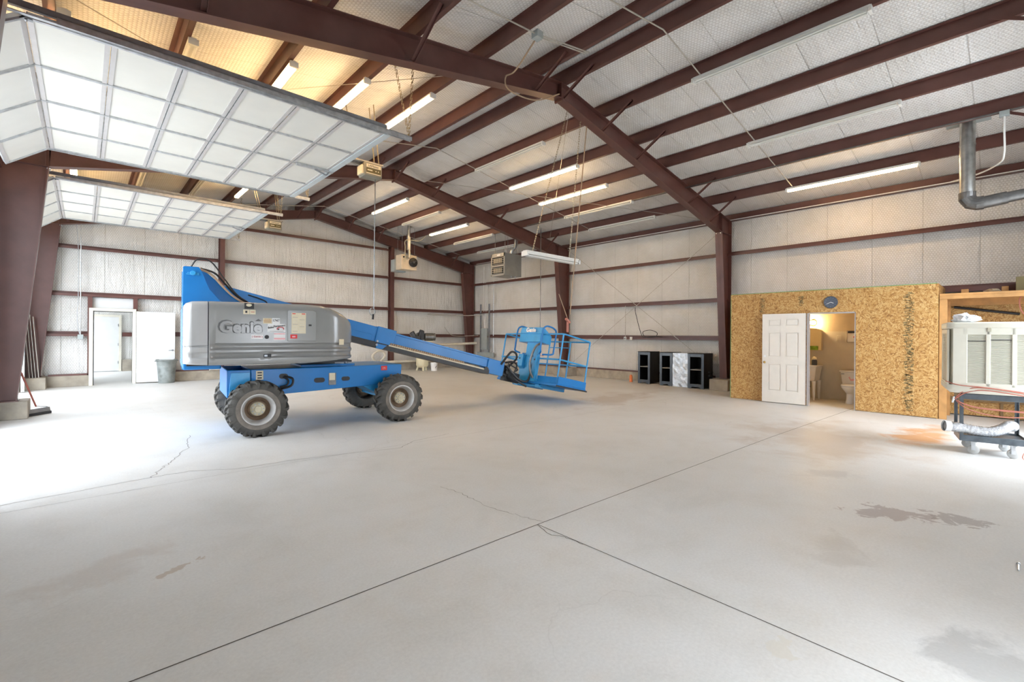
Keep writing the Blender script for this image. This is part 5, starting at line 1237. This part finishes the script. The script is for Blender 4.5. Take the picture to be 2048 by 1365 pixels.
# ---------------------------------------------------------------- black cabinets along the right wall
def cabinet(y0, y1, x0, label, wrapped=False, rot=0.0):
    w_ = y1-y0; D = .58; H = 1.015
    t = thing('small_cabinet', label, 'cabinet', (x0, (y0+y1)/2, 0), 0, 'cabinets along the right wall')
    M = Matrix.Translation((x0, (y0+y1)/2, 0)) @ Matrix.Rotation(rot, 4, 'Z'); h = w_/2-.002
    if wrapped:
        m = MB(); n = 10; vs = []
        random.seed(9)
        for i in range(n+1):
            for j in range(7): vs.append(M @ Vector((random.uniform(-.006, .006), -h+2*h*j/6, .01+i*(H-.02)/n)))
        m.add(vs, [(i*7+j, i*7+j+1, (i+1)*7+j+1, (i+1)*7+j) for i in range(n) for j in range(6)])
        obj('cabinet_body', MB().box(.01, D, -h, h, 0, H, M), 'wrap', t, .004); obj('plastic_wrap', m, 'wrap', t, smooth=False)
        return t
    b_ = MB().box(.02, D, -h, -h+.018, .03, H, M).box(.02, D, h-.018, h, .03, H, M).box(.02, D, -h, h, H-.018, H, M).box(D-.012, D, -h, h, .03, H, M).box(.02, D, -h, h, .06, .08, M)
    obj('cabinet_body', b_, 'cabinet_dark', t)
    obj('face_frame', MB().box(0, .02, -h, -h+.075, .0, H-.01, M).box(0, .02, h-.075, h, .0, H-.01, M).box(0, .02, -h+.075, h-.075, H-.10, H-.01, M).box(0, .02, -h+.075, h-.075, .09, .13, M), 'cabinet_blue', t, .004)
    obj('top_panel', MB().box(-.01, D, -h-.004, h+.004, H-.012, H+.008, M), 'cabinet_dark', t, .004)
    obj('shelf', MB().box(.02, D-.02, -h+.02, h-.02, .53, .55, M), 'shelf_grey', t)
    obj('plinth', MB().prism([(-h+.03, .09), (-h+.03, .0), (-h+.09, .0), (-h+.14, .045), (h-.14, .045), (h-.09, .0), (h-.03, 0), (h-.03, .09)], 0.002, .016, 'x', M), 'cabinet_blue', t)
    return t
cabinet(7.765, 8.20, 13.14, 'black open cabinet standing apart, left of the row')
cabinet(7.00, 7.42, 13.12, 'black open cabinet just left of the silver wrapped one')
cabinet(6.50, 6.985, 13.11, 'cabinet wrapped in silver plastic between two black cabinets', True)
cabinet(5.99, 6.48, 13.05, 'black open cabinet at the right end of the row, nearest the column')
t = thing('orange_can', 'short orange cylinder standing on the floor left of the cabinets', 'can', (13.28, 8.54, 0))
obj('can_body', MB().lathe([(0, 0), (.05, 0), (.05, .19), (.035, .215), (.035, .235), (0, .235)], 18, Matrix.Translation((13.28, 8.54, 0))), 'orange', t)
tag(obj('stored_bumper', MB().box(13.30, 13.50, 5.92, 5.985, .34, .40).box(13.30, 13.50, 5.92, 5.985, .46, .50), 'black', None, .01), 'black strip leaning behind the last cabinet by the near column', 'strip')

# outlets and cords on the right wall
t = thing('wall_outlet', 'white outlet on the lowest right wall girt, left one', 'outlet', (13.64, 9.01, 1.44)); obj('plate', MB().box(13.62, 13.655, 8.965, 9.055, 1.38, 1.49), 'label_white', t, .004); obj('socket', MB().cyl((13.615, 9.01, 1.435), (13.625, 9.01, 1.435), .022, 12), 'ink', t)
tag(obj('wall_outlet', MB().box(13.62, 13.655, 8.73, 8.82, 1.38, 1.49), 'label_white', None, .004), 'white blank box on the lowest right wall girt, right one', 'outlet')
rod([(13.63, 9.0, 2.55), (13.63, 9.0, 1.49)], .010, 'conduit', 'outlet_conduit', 'thin conduit dropping to the outlets on the right wall', 'conduit')
rod(smooth_path([(13.62, 8.62, 2.5), (13.61, 8.58, 2.25), (13.60, 8.35, 1.55), (13.60, 8.15, 1.49), (13.59, 7.85, 1.50), (13.59, 7.78, 1.62), (13.59, 8.0, 1.71), (13.59, 8.25, 1.68), (13.59, 8.3, 1.60), (13.6, 8.2, 1.50), (13.6, 7.9, 1.51), (13.6, 7.6, 1.50)], 6), .010, 'black', 'power_cord', 'black cord coiled on the lowest girt of the right wall', 'cord')

# ---------------------------------------------------------------- far corner: compressor, bucket, pipes, panel
t = thing('air_compressor', 'cream upright air compressor with dark pump behind the boom', 'compressor', (10.50, 16.9, 0))
M = Matrix.Translation((10.50, 16.9, 0)) @ Matrix.Rotation(R(-20), 4, 'Z')
obj('tank', MB().lathe([(0, .12), (.14, .13), (.22, .17), (.255, .24), (.255, 1.05), (.22, 1.13), (.12, 1.18), (0, 1.19)], 32, M), 'compressor', t)
for a in (30, 150, 270): x, y = .18*math.cos(R(a)), .18*math.sin(R(a)); obj('foot', MB().tube([M @ Vector((x, y, .2)), M @ Vector((x*1.3, y*1.3, 0))], [.04, .05], 8), 'compressor', t)
obj('motor_plate', MB().box(-.42, .42, -.2, .2, 1.22, 1.25, M), 'compressor', t)
pm = obj('pump', MB().box(-.40, -.10, -.13, .13, 1.25, 1.46, M).box(-.10, .06, -.12, .12, 1.3, 1.66, M).cyl(M @ Vector((-.34, -.02, 1.42)), M @ Vector((-.46, -.02, 1.62)), .10, 16).cyl(M @ Vector((-.12, -.02, 1.42)), M @ Vector((-.02, -.02, 1.70)), .10, 16), 'black', t, .02)
for k in range(6): obj('cooling_fin', MB().cyl(M @ Vector((-.36-.018*k, -.02, 1.44+.03*k)), M @ Vector((-.365-.018*k, -.02, 1.448+.03*k)), .125, 16), 'steel_grey', pm)
obj('electric_motor', MB().cyl(M @ Vector((.10, 0, 1.42)), M @ Vector((.46, 0, 1.42)), .16, 18).lathe([(.14, 0), (.16, .05), (.16, .08)], 18, M @ Matrix.Translation((.46, 0, 1.42)), 'x'), 'duct_dark', t, .01)
obj('drive_belt_guard', MB().cyl(M @ Vector((-.1, .16, 1.42)), M @ Vector((-.1, .2, 1.42)), .2, 20), 'steel_grey', t)
t = thing('white_bucket', 'white plastic bucket with blue print beside the air compressor', 'bucket', (10.84, 16.52, 0))
obj('bucket_body', MB().lathe([(0, 0), (.125, 0), (.145, .30), (.15, .31), (.15, .34), (.14, .34), (.12, .02), (0, .02)], 24, Matrix.Translation((10.84, 16.52, 0))), 'sticker_white', t)
obj('bucket_print', MB().beam((10.79, 16.365, .12), (10.87, 16.372, .20), .02, .004, (0, 1, 0)).beam((10.82, 16.366, .17), (10.90, 16.376, .22), .012, .004, (0, 1, 0)), 'clock_face', t)
def pipe(pts, r_, m_, nm, lb): return rod(pts, r_, m_, nm, lb, 'pipe', 'pipes in the far corner', 12)
pipe([(3.0, 17.66, .36), (8.7, 17.66, .36)], .055, 'pvc', 'white_pipe', 'thick white pipe lying on the back curb behind the lift chassis')
pipe([(8.8, 17.62, .37), (13.0, 17.62, .37)], .055, 'pvc', 'white_pipe', 'thick white pipe lying on the back curb behind the compressor')
pipe(smooth_path([(8.75, 17.6, .36), (8.55, 17.5, .62), (8.75, 17.5, .82), (9.0, 17.5, .80), (9.1, 17.5, .62), (8.9, 17.5, .42)], 6), .045, 'pvc', 'pipe_elbows', 'cluster of white pipe elbows hanging on the wall left of the post')
pipe([(8.3, 17.93, 1.08), (9.2, 17.93, 1.02)], .04, 'pvc', 'white_pipe', 'short white pipe fixed to the wall just under the boom')
pipe([(11.5, 17.5, 1.06), (13.4, 16.9, 1.14)], .055, 'pvc', 'white_pipe', 'thick cream pipe on the wall in front of the corner column')
pipe([(11.2, 17.6, 2.42), (13.2, 17.3, 2.42), (13.66, 16.65, 2.46)], .02, 'conduit', 'steel_conduit', 'thin conduit running across the far corner column')
pipe(smooth_path([(12.1, 17.6, 1.86), (12.4, 17.6, 1.55), (12.8, 17.5, 1.46), (13.6, 17.0, 1.50)]), .014, 'conduit', 'grey_cable', 'bent grey cable crossing the foot of the corner column')
t = thing('electrical_panel', 'grey electrical panel and wireway on the right wall near the corner', 'electrical panel', (13.72, 16.6, 1.3))
obj('panel_box', MB().box(13.60, 13.74, 16.40, 16.82, .84, 1.82), 'panel_grey', t, .01)
obj('wireway', MB().box(13.60, 13.74, 16.0, 17.1, .50, .72), 'panel_grey', t, .01)
for y in (16.28, 16.90): obj('upright_channel', MB().box(13.62, 13.68, y-.03, y+.03, .48, 2.95), 'steel_grey', t)
obj('panel_door', MB().box(13.592, 13.60, 16.43, 16.79, .88, 1.78), 'panel_grey', t, .003)
for i, (y, zt2) in enumerate(((16.72, 4.7), (16.60, 3.95), (16.5, 3.9), (16.02, 3.95))):
    pts = [(13.68, y, zt2), (13.68, y, 2.4), (13.66, y+(.03 if i % 2 else -.04), 2.1), (13.68, 16.62-(i-1)*.05, 1.84)] if i < 3 else [(13.68, y, zt2), (13.68, y, .75)]
    obj('riser_conduit', MB().tube(pts, .014, 8), 'label_white' if i != 3 else 'galv', t)
# heaters under the roof
t = thing('unit_heater', 'grey unit heater with louvred front hanging near the middle rafter', 'heater', (11.6, 13.1, 4.1))
gx0, gx1, gy0, gy1, gz0, gz1 = 11.30, 12.15, 12.62, 13.38, 3.72, 4.55
hb_ = obj('heater_case', MB().box(gx0, gx1, gy0, gy1, gz0, gz1), 'heater_grey', t, .01)
obj('front_face', MB().box(gx0-.012, gx0, gy0, gy1, gz0, gz0+.06).box(gx0-.012, gx0, gy0, gy1, gz1-.13, gz1).box(gx0-.012, gx0, gy0, gy0+.05, gz0, gz1).box(gx0-.012, gx0, gy1-.05, gy1, gz0, gz1).box(gx0-.012, gx0, gy0, gy1, 4.06, 4.12), 'heater_front', hb_)
obj('dark_opening', MB().box(gx0-.003, gx0+.002, gy0+.05, gy1-.05, gz0+.06, gz1-.13), 'black', hb_)
for z in (3.80, 3.87, 3.94, 4.01, 4.15, 4.22, 4.29, 4.36): obj('louvre', MB().beam((gx0-.02, gy0+.05, z), (gx0-.02, gy1-.05, z), .03, .012), 'heater_front', hb_)
for k in range(8):
    for z in (3.83, 4.19): obj('vertical_fin', MB().box(gx0-.035, gx0-.02, gy0+.15+.06*k, gy0+.165+.06*k, z, z+.16), 'sticker_cream', hb_)
obj('heater_label', MB().box(gx0-.014, gx0-.011, gy0+.24, gy0+.42, gz1-.09, gz1-.04), 'sticker_white', hb_)
obj('flue', MB().tube(smooth_path([(12.0, 13.05, 4.55), (12.0, 13.0, 4.75), (12.08, 12.9, 4.9), (12.1, 12.85, 5.3)]), .065, 14), 'galv_duct', t)
for (x, y) in ((gx0+.1, gy0+.1), (gx1-.1, gy0+.1), (gx0+.1, gy1-.1), (gx1-.1, gy1-.1)): obj('hanger_rod', MB().tube([(x, y, gz1), (x, y, zroof(x)-.02)], .006, 5), 'steel_grey', t)
obj('gas_stub', MB().cyl((11.9, 12.7, gz0), (11.9, 12.7, gz0-.08), .015, 8).cyl((11.7, 12.7, gz0), (11.7, 12.7, gz0-.05), .015, 8), 'steel_grey', t)
t = thing('fan_heater', 'beige unit heater with round black fan near the far rafter', 'heater', (9.45, 16.5, 4.4))
hc = obj('heater_case', MB().box(9.10, 9.78, 16.2, 16.66, 4.08, 4.66), 'heater_beige', t, .01)
obj('louvre_hood', MB().box(9.02, 9.55, 16.66, 16.92, 4.02, 4.50), 'panel_grey', t, .01)
fnM = Matrix.Translation((9.60, 16.19, 4.38))
obj('fan_guard', MB().lathe([(.17, -.05), (.185, -.045), (.185, 0), (.17, 0)], 30, fnM, 'y').lathe([(0, -.02), (.17, -.02), (.17, -.01), (0, -.01)], 30, fnM, 'y'), 'black', hc)
fb = MB()
for k in range(4): a = R(90*k+20); fb.beam(fnM @ Vector((.02*math.cos(a), -.035, .02*math.sin(a))), fnM @ Vector((.15*math.cos(a), -.035, .15*math.sin(a))), .06, .006, (0, .8, .6))
obj('fan_blades', fb, 'steel_grey', hc); obj('fan_motor', MB().cyl(fnM @ Vector((0, -.09, 0)), fnM @ Vector((0, -.02, 0)), .045, 14), 'duct_dark', hc)
obj('draft_port', MB().cyl((9.19, 16.19, 4.56), (9.19, 16.15, 4.56), .035, 12), 'black', hc)
obj('flue', MB().tube([(9.35, 16.3, 4.50), (9.35, 16.05, 4.55), (9.38, 16.1, 4.75), (9.38, 16.15, 4.9)], .05, 12).tube([(9.38, 16.15, 4.85), (9.38, 16.15, 5.35)], .085, 16).tube([(9.38, 16.15, 5.35), (9.38, 16.15, zroof(9.38)-.01)], .06, 14), 'galv_duct', t)
for (x, y) in ((9.15, 16.25), (9.70, 16.25), (9.15, 16.6), (9.7, 16.6)): obj('hanger_rod', MB().tube([(x, y, 4.66), (x, y, zroof(x)-.02)], .006, 5), 'steel_grey', t)
obj('gas_line', MB().tube(smooth_path([(9.22, 16.15, 4.35), (9.2, 16.1, 4.9), (9.22, 16.08, 5.2), (9.8, 16.05, 5.25), (10.0, 15.9, 5.45)], 6), .016, 8), 'hub', t)
# vent pipe at the upper right
t = thing('vent_pipe', 'galvanised vent pipe dropping from the roof and turning right', 'vent pipe', (11.5, .55, 4.6))
obj('vertical_pipe', MB().cyl((11.50, .55, 4.02), (11.50, .55, zroof(11.5)-.02), .105, 32).cyl((11.50, .55, 4.93), (11.50, .55, 4.96), .109, 32), 'galv_duct', t)
obj('elbow', MB().tube([(11.5, .55, 4.10), (11.5, .55, 4.0), (11.5, .50, 3.915), (11.5, .42, 3.885), (11.5, .34, 3.885)], .118, 18), 'duct_dark', t, 0, 2, False)
obj('horizontal_pipe', MB().tube([(11.5, .36, 3.885), (11.5, .06, 3.915)], .104, 28).tube([(11.5, .07, 3.914), (11.5, -.8, 3.99)], .088, 28), 'duct_dark', t)
obj('roof_flashing', MB().prism([(11.32, zroof(11.32)-.045), (11.72, zroof(11.72)-.045), (11.72, zroof(11.72)-.035), (11.32, zroof(11.32)-.035)], .26, .84), 'panel_grey', t)
t = thing('roof_conduit_drop', 'white conduit dropping from a small box at the upper right', 'conduit', (11.45, .12, 5.0))
obj('pipe', MB().tube(smooth_path([(11.15, .10, 5.20), (11.20, .10, 4.95), (11.3, .10, 4.62), (11.5, .16, 4.52), (12.3, .45, 4.6), (13.6, .9, 4.86)], 6), .014, 8), 'label_white', t)
obj('box', MB().box(11.08, 11.20, .04, .16, 5.19, 5.27), 'panel_grey', t, .006)
for (x, lb) in ((8.75, 'upper maroon angle brace entering at the right picture edge'), (11.2, 'lower maroon angle brace entering at the right picture edge')):
    tag(obj('flange_brace', MB().beam((x, .22, zroof(x)-.16), (x, -.62, zroof(x)-.62), .045, .008, (1, 0, 0)), 'maroon', smooth=False), lb, 'brace', 'flange braces on the rafters')
